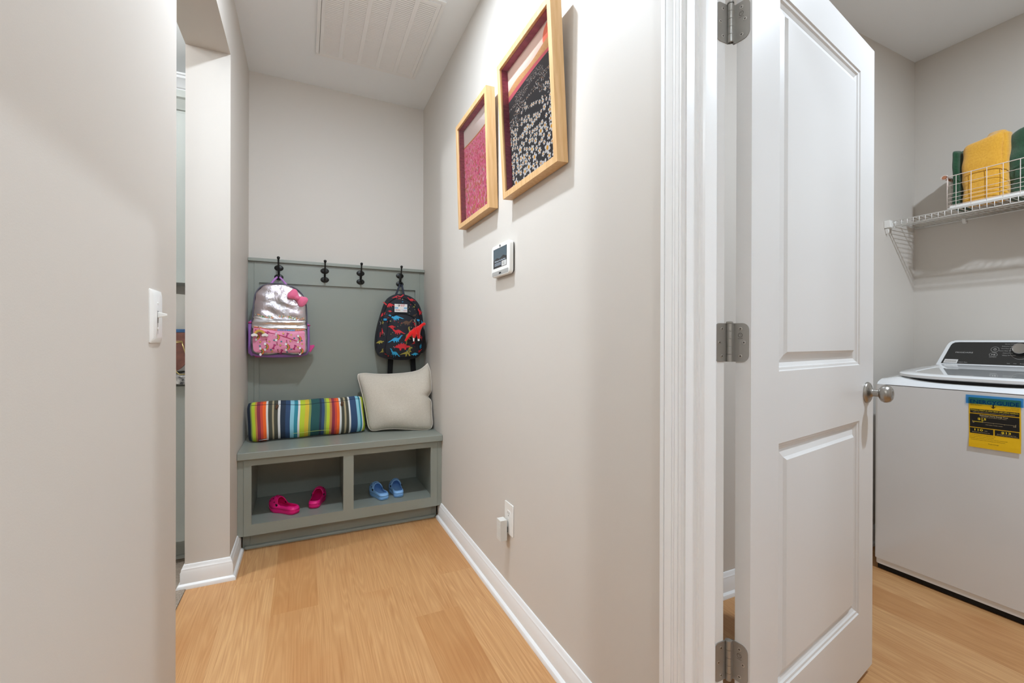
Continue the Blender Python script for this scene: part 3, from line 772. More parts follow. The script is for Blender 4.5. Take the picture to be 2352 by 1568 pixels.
zp = [(-0.268, 1.178), (-0.22, 1.170), (-0.16, 1.160), (-0.10, 1.158), (-0.04, 1.160), (-0.004, 1.166)]
pts_ = [Pp.surf(x, z, 0.002) for x, z in catmull(zp, 24, False)]
hue = [(236, 142, 112), (238, 150, 110), (232, 140, 130), (150, 150, 200), (110, 170, 210), (226, 160, 120), (238, 130, 110)]
for i in range(23): mb.tube(pts_[i:i+2], 0.0042, 6, col=rgb(*hue[min(6, i*7//23)]))
mb.build('pocket_zipper', mat('rainbow_zipper_tape', (255, 255, 255), 0.5, attr='col'), g1, smooth=180)
# diagonal seam of the pocket
mb = MB(); mb.tube([Pp.surf(x, z, 0.001) for x, z in catmull([(-.262, 1.160), (-.20, 1.146), (-.13, 1.128), (-.07, 1.105), (-.03, 1.088)], 20, False)], 0.0025, 6)
mb.build('pocket_fold', mat('deep_pink_fold', (192, 62, 112), .6), g1, smooth=180)
# side mesh pockets
for sg, xa, xb in ((-1, -0.303, -0.276), (1, 0.000, 0.024)):
    xm = (xa + xb)/2
    o_ = [(xa, 1.04), (xa + .006, 1.02), (xb, 1.02), (xb, 1.205), (xa + .002, 1.20), (xa, 1.12)] if sg < 0 else [(xa, 1.02), (xb - .006, 1.03), (xb, 1.06), (xb - .003, 1.19), (xa, 1.196)]
    q = Puff(o_, 2.955, 3.03, 0.012, 3, n=40, side=1.0); mb = MB(); q.mesh(mb, 0); sp_ = mb.build('side_pocket', M_purple, g1, smooth=180)
    mb = MB(); zt = 1.203 if sg < 0 else 1.192
    mb.tube([(xa + .001, 2.992, zt), (xa + .004, 2.962, zt), (xm, 2.956, zt + .001), (xb - .003, 2.962, zt), (xb, 2.992, zt)], 0.0042, 8); mb.build('pocket_binding', M_hot, sp_, smooth=180)
mb = MB(); q = Puff([(-.262, 1.006), (-.14, .996), (-.01, 1.006), (-.004, 1.03), (-.14, 1.035), (-.268, 1.03)], 2.95, 3.035, .012, 3, n=48, side=1.0); q.mesh(mb, 0); mb.build('base_panel', M_purple, g1, smooth=180)
for x0, x1 in ((-0.272, -0.236), (-0.05, -0.022)):
    mb = MB(); mb.box(x0, 3.0, 0.998, x1, 3.035, 1.025); mb.build('strap_anchor', M_hot, g1, bevel=0.003)
mb = MB(); mb.prism([(0.02, 1.030), (0.028, 1.024), (0.052, 1.062), (0.050, 1.072), (0.022, 1.068)], lambda a, b, h: (a, h, b), 2.99, 3.03)
mb.build('strap_end', M_hot, g1, bevel=0.003)
# carry handle looping over the hook
mb = MB()
path = [(-0.192, 3.005, 1.422), (-0.186, 3.010, 1.444), (-0.170, 3.016, 1.468), (-0.158, 3.022, 1.482), (-0.149, 3.030, 1.489), (-0.140, 3.022, 1.482), (-0.126, 3.016, 1.466), (-0.108, 3.010, 1.442), (-0.100, 3.005, 1.420)]
mb.tube(path, 0.0062, 10); mb.build('carry_handle', M_strap, g1, smooth=180)
# plush bow
mb = MB()
bc = (-0.043, 1.352); ang = R(-38)
for sg in (1, -1):
    o_ = xf([(0.002*sg, .010), (.012*sg, .020), (.028*sg, .029), (.042*sg, .024), (.047*sg, .004), (.044*sg, -.018), (.030*sg, -.026), (.012*sg, -.016), (.002*sg, -.010)], bc[0], bc[1], 1.2, ang)
    if sg < 0: o_ = o_[::-1]
    q = Puff(o_, 2.900, 2.932, 0.014, 2.4, n=40, side=1.0); q.mesh(mb, 0, rings=8)
q = Puff(xf(ell(0, 0, .015, .0165, 12), bc[0], bc[1], 0.95, ang), 2.893, 2.93, .012, 2.2, n=24, side=1.0); q.mesh(mb, 0, rings=6)
mb.build('plush_bow', M_plush, g1, smooth=180)
# rainbow charm clipped to the zipper
g1c = thing('rainbow_keychain', 'little rainbow charm with two white clouds dangling at the silver backpack', 'keychain', (-0.238, 2.899, 1.145))
mb = MB()
for k, c_ in enumerate((1, 2, 3, 4)):
    a, b = arc(0, 0, .030 - .0052*(k+1), .030 - .0052*k, 0, 180, 14), 0
    mb.prism([(-0.238 + p[0], 1.132 + p[1]) for p in a], lambda x, z, h: (x, h, z), 2.887, 2.897, k)
mb.build('rainbow_arch', [mat('charm_peach', (222, 150, 96), .5), mat('charm_gold', (214, 170, 60), .5), mat('charm_olive', (150, 140, 70), .5), mat('charm_brown', (120, 60, 48), .5)], g1c)
for dx in (-0.026, 0.026):
    mb = MB()
    for a, b, r in ((-.009, 0, .008), (0, .003, .010), (.010, 0, .008)): mb.lathe([(.001, -.006), (r*.8, -.005), (r, 0), (r*.8, .005), (.001, .006)], (-0.238 + dx + a, 2.890, 1.128 + b), (0, 1, 0), 14)
    mb.build('cloud', mat('cloud_white', (236, 230, 226), .6), g1c, smooth=60)
mb = MB(); mb.tube([(-0.238, 2.893, 1.161), (-0.240, 2.895, 1.172), (-0.246, 2.902, 1.180)], 0.0018, 6); mb.build('clip', M_nickel, g1c, smooth=180)

# ------------------------------------------------------------------ navy dinosaur backpack on the fourth hook
M_navy = mat('navy_canvas', (20, 23, 33), 0.75, bump=(400, 0.2, 0.001))
M_navy2 = mat('black_webbing', (14, 15, 19), 0.8)
ink = [(196, 34, 44), (36, 150, 196), (150, 140, 58), (88, 62, 44), (150, 150, 130)]
BM = [M_navy] + [mat('dino_ink_%s' % n_, c_, 0.7) for n_, c_ in zip(('red', 'blue', 'olive', 'brown', 'grey'), ink)]
g2 = thing('dinosaur_backpack', 'navy backpack printed with red, blue and olive dinosaurs on the rightmost hook', 'backpack', (0.572, 3.02, 1.0))
out2 = [(0.571, 0.970), (0.660, 0.978), (0.706, 1.004), (0.727, 1.08), (0.728, 1.18), (0.718, 1.28), (0.692, 1.352), (0.642, 1.395), (0.572, 1.411),
        (0.515, 1.396), (0.480, 1.355), (0.454, 1.28), (0.430, 1.19), (0.417, 1.10), (0.424, 1.03), (0.462, 0.986)]
P2 = Puff(out2, 2.925, 3.045, 0.030, 3.2, n=88, c=(0.572, 1.18), side=1.0)
mb = MB(); P2.mesh(mb, 0, lambda x, z: 0.002*math.sin(40*x + 10*z), rings=16)
saur = [(-1, -.30), (-.75, -.16), (-.5, -.02), (-.3, .12), (-.05, .24), (.15, .20), (.35, .10), (.55, .22), (.72, .42), (.90, .46), (1.0, .38), (.88, .32), (.78, .26), (.66, .05), (.48, -.10), (.40, -.16), (.40, -.38), (.30, -.38), (.26, -.20), (.20, -.22), (.18, -.42), (.06, -.42), (.04, -.22), (-.12, -.22), (-.14, -.40), (-.24, -.40), (-.28, -.16), (-.5, -.16), (-.75, -.30)]
steg = [(-1, -.02), (-.7, .06), (-.6, .22), (-.5, .12), (-.36, .34), (-.24, .2), (-.08, .44), (.06, .24), (.22, .4), (.34, .2), (.48, .24), (.56, .06), (.78, .02), (.98, -.06), (.96, -.16), (.7, -.2), (.5, -.2), (.44, -.44), (.3, -.44), (.24, -.24), (-.06, -.24), (-.12, -.46), (-.28, -.46), (-.32, -.2), (-.6, -.12)]
trex = [(-1, -.22), (-.7, -.06), (-.4, .02), (-.15, .10), (.1, .24), (.24, .52), (.36, .64), (.66, .62), (.72, .46), (.48, .42), (.44, .28), (.40, .12), (.56, .08), (.54, 0), (.36, 0), (.26, -.12), (.34, -.34), (.42, -.5), (.22, -.5), (.12, -.26), (0, -.18), (-.1, -.5), (-.24, -.5), (-.2, -.2), (-.5, -.16)]
mb2 = MB()
D = lambda shp, x, z, s, m_, rot=0, flip=1, lift=.0022, surf=None, tgt=None: decal(tgt or mb, xf(shp, x, z, s, rot, flip), surf or P2.surf, m_, lift)
for shp, x, z, s, mi, rot, fl in ((saur, .500, 1.335, .042, 1, .05, -1), (saur, .555, 1.390, .040, 1, -.05, 1), (saur, .645, 1.375, .030, 1, 0, -1), (trex, .700, 1.29, .032, 1, 1.2, 1),
        (steg, .458, 1.270, .022, 1, .9, 1), (saur, .452, 1.215, .022, 3, 1.2, 1), (steg, .500, 1.292, .014, 1, 0, 1), (saur, .498, 1.250, .016, 1, 0, 1),
        (trex, .720, 1.22, .022, 2, -1.2, 1), (steg, .438, 1.090, .026, 3, .3, 1), (saur, .446, 1.15, .030, 1, 1.0, 1), (saur, .500, 1.045, .030, 2, .6, 1), (trex, .452, 1.03, .020, 3, .5, 1),
        (steg, .500, 1.010, .034, 1, -.1, 1), (steg, .530, 1.0, .022, 2, 0, 1), (saur, .710, 1.12, .02, 1, 1.5, 1), (steg, .705, 1.06, .02, 2, 1.5, 1), (saur, .690, 1.03, .028, 1, 0, 1),
        (trex, .662, 1.33, .018, 3, .4, 1), (saur, .66, 1.27, .02, 4, .2, 1), (steg, .598, 1.336, .014, 5, 0, 1), (steg, .570, 1.337, .010, 1, 0, 1)):
    D(shp, x, z, s, mi, rot, fl)
for i in range(46):
    a = r_.uniform(0, 2*PI); q = r_.uniform(.55, .93); x = .572 + .150*q*math.cos(a); z = 1.19 + .205*q*math.sin(a)
    decal(mb, star(x, z, r_.uniform(.003, .0052), r_.uniform(0, 1), 4, .35), P2.surf, r_.choice([5, 5, 3, 1, 2]), .0016)
mb.build('backpack_body', BM, g2, smooth=60, fix=False)
# front pocket
out3 = [(0.572, 0.992), (0.650, 0.998), (0.684, 1.02), (0.690, 1.10), (0.682, 1.20), (0.664, 1.250), (0.572, 1.277), (0.500, 1.258), (0.486, 1.21), (0.476, 1.11), (0.470, 1.03), (0.498, 1.0)]
P3 = Puff(out3, 2.900, 2.945, 0.022, 3.5, n=72, side=1.0)
mb = MB(); P3.mesh(mb, 0, lambda x, z: 0.0012*math.sin(50*x), rings=14)
for shp, x, z, s, mi, rot, fl in ((saur, .538, 1.252, .048, 2, .12, -1), (saur, .602, 1.220, .046, 4, 0, 1), (saur, .548, 1.160, .048, 1, -.05, -1), (saur, .530, 1.108, .050, 2, .12, 1), (saur, .612, 1.130, .060, 3, 1.05, 1),
        (steg, .572, 1.062, .056, 1, .08, 1), (trex, .608, 1.022, .052, 3, .12, 1), (steg, .662, 1.010, .026, 2, 0, -1), (saur, .662, 1.208, .026, 1, -1.0, 1), (steg, .508, 1.190, .024, 1, 0, 1), (saur, .530, 1.018, .042, 2, -.35, -1),
        (trex, .650, 1.085, .018, 1, .4, 1)):
    D(shp, x, z, s, mi, rot, fl, surf=P3.surf, lift=.0018)
for i in range(34):
    x = r_.uniform(.495, .672); z = r_.uniform(1.01, 1.255); decal(mb, star(x, z, r_.uniform(.003, .005), r_.uniform(0, 1), 4, .35), P3.surf, r_.choice([5, 3, 1, 2]), .0014)
mb.build('front_pocket', BM, g2, smooth=60, fix=False)
mb = MB(); mb.tube([P3.surf(x, z, .003) for x, z in catmull([(.488, 1.215), (.510, 1.262), (.572, 1.279), (.640, 1.262), (.672, 1.235)], 24, False)], .0032, 6); mb.build('pocket_zipper', M_navy2, g2, smooth=180)
mb = MB(); mb.tube([P2.surf(x, z, .002) for x, z in catmull([(.445, 1.13), (.455, 1.24), (.492, 1.345), (.572, 1.385), (.655, 1.345), (.700, 1.25), (.712, 1.13)], 40, False)], .0032, 6); mb.build('main_zipper', M_navy2, g2, smooth=180)
for x, z, sf in ((.440, 1.225, P2), (.461, 1.155, P2), (.690, 1.23, P2), (.652, 1.243, P3)):
    mb = MB(); p = Vector(sf.surf(x, z, .004)); mb.tube([p, p + Vector((.003, -.004, -.012)), p + Vector((.001, -.003, -.024))], .0024, 6); mb.build('zipper_pull', M_nickel, g2, smooth=180)
for x, z in ((.470, 1.236), (.684, 1.236)):
    mb = MB(); p = P2.surf(x, z, .006); mb.box(p[0]-.011, p[1]-.004, z-.007, p[0]+.011, p[1]+.006, z+.007); mb.build('side_tab', mat('bright_blue_webbing', (30, 144, 196), .6), g2, bevel=.002)
# handle and straps
mb = MB()
for x0, x1, y0 in ((.548, .584, 3.0), (.606, .594, 3.0)):
    a = Vector((x0, 3.005, 1.398)); b = Vector((x1, 3.024, 1.485)); d = (b - a); n_ = Vector((0, -1, .2)).normalized(); s_ = d.cross(n_).normalized()*.0075
    mb.add([a - s_, a + s_, b + s_*.7, b - s_*.7, a - s_ + n_*.003, a + s_ + n_*.003, b + s_*.7 + n_*.003, b - s_*.7 + n_*.003], [(0, 1, 2, 3), (4, 5, 6, 7), (0, 1, 5, 4), (1, 2, 6, 5), (2, 3, 7, 6), (3, 0, 4, 7)])
mb.tube([(.582, 3.024, 1.482), (.589, 3.030, 1.489), (.596, 3.024, 1.482)], .0055, 8)
mb.build('carry_handle', mat('navy_webbing', (24, 30, 48), .7), g2, smooth=40)
for x0, x1 in ((.530, .520), (.672, .690)):
    mb = MB(); mb.add([(x0-.018, 3.05, 1.05), (x0+.018, 3.05, 1.05), (x1+.016, 3.058, .80), (x1-.016, 3.058, .80), (x0-.018, 3.056, 1.05), (x0+.018, 3.056, 1.05), (x1+.016, 3.064, .80), (x1-.016, 3.064, .80)], [(0, 1, 2, 3), (4, 5, 6, 7), (0, 1, 5, 4), (1, 2, 6, 5), (2, 3, 7, 6), (3, 0, 4, 7)])
    mb.build('shoulder_strap', M_navy2, g2)
mb = MB(); q = Puff([(.712, 1.02), (.738, 1.03), (.744, 1.10), (.738, 1.17), (.722, 1.18), (.716, 1.1)], 2.955, 3.03, .01, 3, n=40, side=1.0); q.mesh(mb, 0); mb.build('side_pocket', M_navy2, g2, smooth=180)
# name patch
mb = MB(); pf = 2.9195
PS = lambda x, z, l: (x, pf - l, z)
mb.box(.528, pf, 1.287, .610, pf + .004, 1.340, 0)
decal(mb, [(.529, 1.309), (.551, 1.309), (.551, 1.319), (.529, 1.319)], PS, 1, .0003); decal(mb, [(.588, 1.309), (.609, 1.309), (.609, 1.319), (.588, 1.319)], PS, 1, .0003)
decal(mb, ell(.556, 1.331, .007, .0065, 12), PS, 3, .0003); decal(mb, ell(.555, 1.332, .0035, .003, 10), PS, 0, .0006)
for x0_, x1_, z_ in ((.566, .580, 1.332), (.582, .594, 1.333), (.568, .578, 1.326), (.580, .591, 1.3265)): decal(mb, [(x0_, z_), (x1_, z_ + .0004), (x1_, z_ + .0036), (x0_, z_ + .003)], PS, 2, .0004)
for i in range(5): decal(mb, [(.534 + i*.0062, 1.301), (.5385 + i*.0062, 1.301), (.5385 + i*.0062, 1.304), (.534 + i*.0062, 1.304)], PS, 2, .0003); decal(mb, [(.534 + i*.0062, 1.2955), (.5390 + i*.0062, 1.2955), (.5390 + i*.0062, 1.2985), (.534 + i*.0062, 1.2985)], PS, 3, .0003)
for i in range(5): decal(mb, [(.573 + i*.0066, 1.300), (.578 + i*.0066, 1.300), (.578 + i*.0066, 1.303), (.573 + i*.0066, 1.303)], PS, 1, .0003); decal(mb, [(.585 + i*.0046, 1.2945), (.5885 + i*.0046, 1.2945), (.5885 + i*.0046, 1.2975), (.585 + i*.0046, 1.2975)], PS, 2, .0003)
mb.build('name_patch', [mat('patch_white', (226, 224, 220), .5), mat('patch_blue', (130, 180, 214), .5), mat('patch_red', (196, 60, 62), .5), mat('patch_dark', (60, 40, 44), .5)], g2, fix=False)

# red plush dinosaur on the zipper
M_red = mat('red_plush', (226, 14, 12), 0.9, sheen=0.4, bump=(300, 0.4, 0.0015))
k_ = thing('dinosaur_keychain', 'small red plush long-necked dinosaur hanging from the navy backpack', 'keychain', (0.66, 2.872, 1.17))
bm_v = [(0.585, 2.872, 1.095, .006), (0.602, 2.872, 1.118, .009), (0.622, 2.872, 1.146, .015), (0.644, 2.872, 1.160, .024), (0.664, 2.872, 1.166, .024), (0.682, 2.872, 1.184, .015), (0.696, 2.872, 1.202, .011), (0.710, 2.872, 1.212, .0125), (0.722, 2.872, 1.206, .010)]
legs = [(3, (0.646, 2.866, 1.132, .013), (0.642, 2.864, 1.114, .010)), (4, (0.672, 2.866, 1.134, .013), (0.676, 2.864, 1.110, .010))]
me = bpy.data.meshes.new('plush_body'); vs = [v[:3] for v in bm_v]; es = [(i, i+1) for i in range(len(vs)-1)]; rs = [v[3] for v in bm_v]
for at, a, b in legs:
    vs += [a[:3], b[:3]]; rs += [a[3], b[3]]; es += [(at, len(vs)-2), (len(vs)-2, len(vs)-1)]
iv = wm(k_).inverted(); me.from_pydata([tuple(iv @ Vector(v)) for v in vs], es, []); me.materials.append(M_red)
ob = bpy.data.objects.new('plush_body', me); C.objects.link(ob); ob.parent = k_
sk = ob.modifiers.new('skin', 'SKIN'); sk.use_smooth_shade = True
for i, r0 in enumerate(rs): me.skin_vertices[0].data[i].radius = (r0, r0)
me.skin_vertices[0].data[4].use_root = True
sb_ = ob.modifiers.new('sub', 'SUBSURF'); sb_.levels = 2; sb_.render_levels = 2
mb = MB(); mb.tube([(0.655, 2.878, 1.246), (0.652, 2.874, 1.232), (0.656, 2.872, 1.214), (0.653, 2.872, 1.200), (0.656, 2.872, 1.186)], .0022, 6)
mb.lathe([(.006, -.001), (.006, .001)], (0.657, 2.872, 1.206), (1, .2, 0), 12); mb.build('chain', M_nickel, k_, smooth=40)
mb = MB()
mb.add([(.634, 2.866, 1.122), (.648, 2.866, 1.122), (.644, 2.862, 1.096), (.638, 2.862, 1.094)], [(0, 1, 2, 3)]); mb.add([(.666, 2.864, 1.112), (.680, 2.864, 1.112), (.679, 2.862, 1.098), (.667, 2.862, 1.098)], [(0, 1, 2, 3)])
mb.build('fabric_tag', M_white, k_, solid=.0008)
# ------------------------------------------------------------------ framed prints (local x runs to the right, local y into the wall)
M_glass = bpy.data.materials.new('picture_glass'); M_glass.use_nodes = True
nt = M_glass.node_tree; nt.nodes.clear()
o_ = nt.nodes.new('ShaderNodeOutputMaterial'); mx_ = nt.nodes.new('ShaderNodeMixShader'); tr_ = nt.nodes.new('ShaderNodeBsdfTransparent'); gl_ = nt.nodes.new('ShaderNodeBsdfGlossy'); fr_ = nt.nodes.new('ShaderNodeFresnel')
gl_.inputs['Roughness'].default_value = 0.03; fr_.inputs['IOR'].default_value = 1.25
nt.links.new(fr_.outputs[0], mx_.inputs[0]); nt.links.new(tr_.outputs[0], mx_.inputs[1]); nt.links.new(gl_.outputs[0], mx_.inputs[2]); nt.links.new(mx_.outputs[0], o_.inputs[0])

def picture(name, label, y0, z0, lean, draw, mats, back=0.0):
    Wd, Hd, Dp, Fw = 0.419, 0.523, 0.043, 0.023
    t = thing(name, label, 'picture', (XR - 0.001, y0, z0), rot=(lean, 0, -PI/2), group='framed flower field prints')
    m = MB()
    # mitred frame: four bars
    prof = [(0, -Dp), (Fw - 0.001, -Dp), (Fw, -Dp + 0.001), (Fw, -0.006), (0.004, -0.002), (0, -0.002)]
    loop = [(0, 0), (Wd, 0), (Wd, Hd), (0, Hd)]; nrm = [(1, 1), (-1, 1), (-1, -1), (1, -1)]
    vs = [(x + sx*o, y, z + sz*o) for (x, z), (sx, sz) in zip(loop, nrm) for o, y in prof]; n = len(prof)
    fs = [(k*n+j, k*n+(j+1) % n, ((k+1) % 4)*n+(j+1) % n, ((k+1) % 4)*n+j) for k in range(4) for j in range(n)]
    m.add(vs, fs); m.build('picture_frame', M_maple, t, local=True)
    m = MB(); a, b = Fw - 0.0005, 0.0015
    for x0, x1, zz0, zz1 in ((a, a + b, Fw, Hd - Fw), (Wd - a - b, Wd - a, Fw, Hd - Fw), (Fw, Wd - Fw, Fw - .0005, Fw + b), (Fw, Wd - Fw, Hd - Fw - b, Hd - Fw + .0005)):
        m.box(x0, -Dp + 0.010, zz0, x1, -0.006, zz1)
    m.build('patterned_liner', M_maroon, t, local=True)
    m = MB(); m.box(Fw - .002, -0.0075, Fw - .002, Wd - Fw + .002, -0.006, Hd - Fw + .002, 0)
    S_ = lambda x, z, l: (Fw + x, -0.0075 - l, Fw + z)
    draw(m, S_, Wd - 2*Fw, Hd - 2*Fw)
    m.build('art_print', mats, t, local=True, fix=False)
    m = MB(); m.add([(Fw, -Dp + .006, Fw), (Wd - Fw, -Dp + .006, Fw), (Wd - Fw, -Dp + .006, Hd - Fw), (Fw, -Dp + .006, Hd - Fw)], [(0, 1, 2, 3)])
    m.build('glass_pane', M_glass, t, local=True, fix=False)
    return t
def clipw(pts, w, h): return [(min(max(x, 0.0005), w - 0.0005), min(max(z, 0.0005), h - 0.0005)) for x, z in pts]
def draw_daisies(m, S_, w, h):
    q = random.Random(11)
    edge = lambda x: h*(0.735 + 0.03*math.sin(2.6*x/w + 0.2) + 0.04*(x/w)**2)
    xs = [w*i/24 for i in range(25)]
    decal(m, [(0, h*.70), (w, h*.75), (w, h), (0, h)], S_, 1, .0002)
    decal(m, ell(w*.86, h*.90, w*.105, w*.105, 28), S_, 2, .0004)
    decal(m, [(0.0, h*.4)] + [(w, h*.4)] + [(x, edge(x) + h*(.085 + .012*math.sin(9*x/w))) for x in xs[::-1]], S_, 3, .0006)
    decal(m, [(0.0, h*.4)] + [(w, h*.4)] + [(x, edge(x) + h*(.042 - .02*(x/w))) for x in xs[::-1]], S_, 4, .0008)
    decal(m, [(0.0, 0.0)] + [(w, 0.0)] + [(x, edge(x)) for x in xs[::-1]], S_, 5, .0010)
    put = []
    def ok(x, z, r):
        if any((x-a)**2 + (z-b)**2 < (r+c)**2*.78 for a, b, c in put): return False
        put.append((x, z, r)); return True
    for _ in range(9000):
        v = q.random(); z = v*h*.80; x = q.random()*w
        if z > edge(x) - .006: continue
        t = z/(h*.75)
        r = .0235*max(0, 1 - t)**1.05 + .0022; r *= q.uniform(.45, 1.1)
        if t > .45 and math.sin(x*30 + 2*math.sin(z*50))*math.sin(z*75 + 1 + 9*x) < -.05: continue
        if x < r*.3 or x > w - r*.3 or not ok(x, z, r): continue
        if r > .006:
            k = q.choice([5, 6, 7]); a0 = q.uniform(0, 2)
            for i in range(k):
                a = a0 + 2*PI*i/k; rr_ = r*q.uniform(.5, .64)
                decal(m, clipw(ell(x + rr_*math.cos(a), z + rr_*math.sin(a), r*.48, r*.32, 7, a), w, h), S_, 6, .0012)
            decal(m, clipw(ell(x, z, r*.34, r*.38, 8), w, h), S_, 7, .0016)
        else:
            for i in range(3):
                a = q.uniform(0, 6.3); decal(m, clipw(ell(x + r*.6*math.cos(a), z + r*.6*math.sin(a), r*.45, r*.34, 5, a), w, h), S_, q.choice([6, 6, 8]), .0012)
daisy = [mat('print_paper', (224, 214, 204), .8), mat('ink_peach', (232, 200, 184), .8), mat('ink_coral', (238, 116, 84), .8), mat('ink_tan', (204, 146, 92), .8, var=(120, (214, 160, 106))), mat('ink_rose', (214, 92, 106), .8),
         mat('ink_charcoal', (44, 44, 50), .75), mat('ink_white', (236, 236, 238), .8), mat('ink_amber', (240, 170, 36), .8), mat('ink_peachdot', (226, 176, 140), .8)]
picture('framed_daisy_print', 'maple framed print of white daisies on black, the one nearer the doorway', 1.605, 1.669, R(3.2), draw_daisies, daisy)
def draw_pink(m, S_, w, h):
    q = random.Random(21)
    edge = lambda x: h*(0.805 - 0.035*(x/w) + .05*(x/w)**3)
    xs = [w*i/16 for i in range(17)]
    decal(m, [(0, h*.6), (w, h*.6), (w, h), (0, h)], S_, 1, .0002)
    decal(m, ell(w*.88, h*.865, w*.10, w*.10, 28), S_, 2, .0004)
    decal(m, [(0, 0), (w, 0)] + [(x, edge(x) + h*.014) for x in xs[::-1]], S_, 3, .0005); decal(m, [(0, 0), (w, 0)] + [(x, edge(x) - h*.004) for x in xs[::-1]], S_, 5, .0006)
    for _ in range(2600):
        x = q.random()*w; z = q.random()*h*.83; t = min(1, z/(h*.8))
        if z > edge(x) - .006: continue
        s_ = (.012*(1 - t) + .0062)*q.uniform(.6, 1.1); a = q.uniform(1.0, 2.2)
        c = q.choices([4, 5, 6, 7, 3, 8, 9], [34, 18, 12, 9, 22, 1.6, 1.0])[0]
        if c == 8: s_ *= .8
        decal(m, clipw(ell(x, z, s_*.75, s_*.42, 6, a), w, h), S_, c, .0008 + .0006*q.random())
pinks = [mat('print_paper', (224, 214, 204), .8), mat('ink_blush', (218, 202, 194), .8), mat('ink_vermilion', (240, 98, 54), .8), mat('ink_ochre', (204, 124, 74), .8), mat('ink_pink', (230, 92, 140), .8), mat('ink_light_pink', (238, 128, 162), .8),
         mat('ink_pale_pink', (236, 178, 192), .8), mat('ink_red', (206, 60, 84), .8), mat('ink_navy', (48, 44, 54), .8), mat('ink_grey', (148, 140, 130), .8)]
picture('framed_pink_field_print', 'maple framed print of a pink flower field, the one nearer the bench', 2.168, 1.677, R(1.9), draw_pink, pinks)

# ------------------------------------------------------------------ touch panel
tp = thing('touch_panel', 'white wall-mounted touch panel with dark screen below the framed prints', 'control panel', (XR, 1.768, 1.372), rz=-PI/2)
m = MB(); m.prism(rrect(0, 0, .185, .134, .016, 5), lambda a, b, h: (a, h, b), -0.006, -0.025); m.build('panel_body', M_white, tp, local=True, bevel=.0035, seg=3)
m = MB(); m.prism(rrect(.006, .006, .179, .128, .012, 4), lambda a, b, h: (a, h, b), 0.0, -0.006); m.build('back_plate', mat('dark_grey_plastic', (60, 58, 55), .5), tp, local=True)
S_ = lambda x, z, l: (x, -0.0252 - l, z)
m = MB()
decal(m, rrect(.022, .036, .160, .118, .001, 1), S_, 0, .0002)
decal(m, [(.0235, .0375), (.1585, .0375), (.1585, .1165), (.0235, .1165)], S_, 1, .0003)
decal(m, [(.0235, .0375), (.1585, .0375), (.1585, .074), (.125, .082), (.09, .072), (.06, .078), (.0235, .070)], S_, 0, .0004)
text(m, 'Welcome to Your New Home', .036, .0615, .0068, S_, 2, .0006, width=.112, bold=.01)
for i, (x1, z) in enumerate(((.108, .0545), (.108, .0500), (.108, .0455))):
    for k in range(9): decal(m, [(.036 + .0078*k, z), (.0425 + .0078*k, z), (.0425 + .0078*k, z + .0016), (.036 + .0078*k, z + .0016)], S_, 2, .0006)
decal(m, [(.110, .0375), (.1585, .0375), (.1585, .0585), (.110, .0585)], S_, 3, .0006)
decal(m, ell(.128, .048, .007, .005, 12), S_, 4, .0008); decal(m, ell(.128, .048, .0045, .003, 12), S_, 3, .001)
m.build('screen', [mat('screen_black', (34, 38, 42), .15), mat('screen_slate', (70, 88, 98), .15), mat('screen_text_white', (200, 214, 230), .3), mat('screen_tile', (206, 206, 204), .2), mat('screen_grey', (120, 120, 118), .3)], tp, local=True, fix=False)
m = MB(); m.prism(rrect(.008, .0045, .177, .0225, .006, 4), lambda a, b, h: (a, h, b), -0.0255, -0.0248); m.build('speaker_grille', mat('grey_mesh', (168, 166, 162), .7, bump=(900, .8, .001)), tp, local=True)
m = MB(); m.prism(rrect(.082, .0085, .104, .0155, .002, 3), lambda a, b, h: (a, h, b), -0.0258, -0.0254); m.build('home_button', M_dark, tp, local=True)
m = MB(); m.prism(rrect(.089, .121, .097, .130, .003, 3), lambda a, b, h: (a, h, b), -0.0262, -0.0245); m.build('camera_lens', M_dark, tp, local=True)

# ------------------------------------------------------------------ outlet, adapter, switch
ol = thing('wall_outlet', 'white duplex outlet plate low on the right wall above the baseboard', 'outlet', (XR, 1.667, 0.307), rz=-PI/2)
m = MB(); m.prism(rrect(0, 0, .080, .128, .004, 2), lambda a, b, h: (a, h, b), 0, -0.005); m.build('cover_plate', M_white, ol, local=True, bevel=.002)
for zc in (.0835,):
    m = MB(); m.prism(rrect(.0235, zc - .014, .0565, zc + .014, .010, 5), lambda a, b, h: (a, h, b), -0.0045, -0.0062)
    S_ = lambda x, z, l: (x, -0.0062 - l, z)
    for x in (.0335, .0465): decal(m, [(x-.001, zc), (x+.001, zc), (x+.001, zc+.009), (x-.001, zc+.009)], S_, 1, .0003)
    decal(m, ell(.040, zc - .007, .0023, .0026, 10), S_, 1, .0003)
    m.build('receptacle', [M_white, M_dark], ol, local=True, fix=False)
m = MB(); m.lathe([(.003, 0), (.003, .001), (.001, .0014)], (.040, -0.005, .064), (0, -1, 0), 12); m.build('screw', M_white, ol, local=True, smooth=40)
ad = thing('plug_in_adapter', 'ribbed white plug-in transformer filling the lower socket of the outlet', 'adapter', (XR, 1.664, 0.283), rz=-PI/2)
m = MB(); m.box(0, -.042, 0, .039, -.0125, .084)
for k in range(9): m.box(.003, -.0428, .012 + k*.0068, .036, -.0418, .0155 + k*.0068)
m.build('adapter_body', mat('matt_white_plastic', (214, 212, 206), .5), ad, local=True, bevel=.0016)
m = MB(); m.box(.010, -.0126, .030, .032, -.0063, .052); m.build('plug_neck', mat('dark_plastic', (40, 40, 38), .5), ad, local=True)
m = MB(); m.box(.012, -.036, -.004, .022, -.022, .001); m.build('cable_socket', mat('dark_plastic'), ad, local=True)
sw = thing('light_switch', 'white toggle light switch plate on the near left wall', 'light switch', (XL, 1.219, 1.093), rz=PI/2)
m = MB()
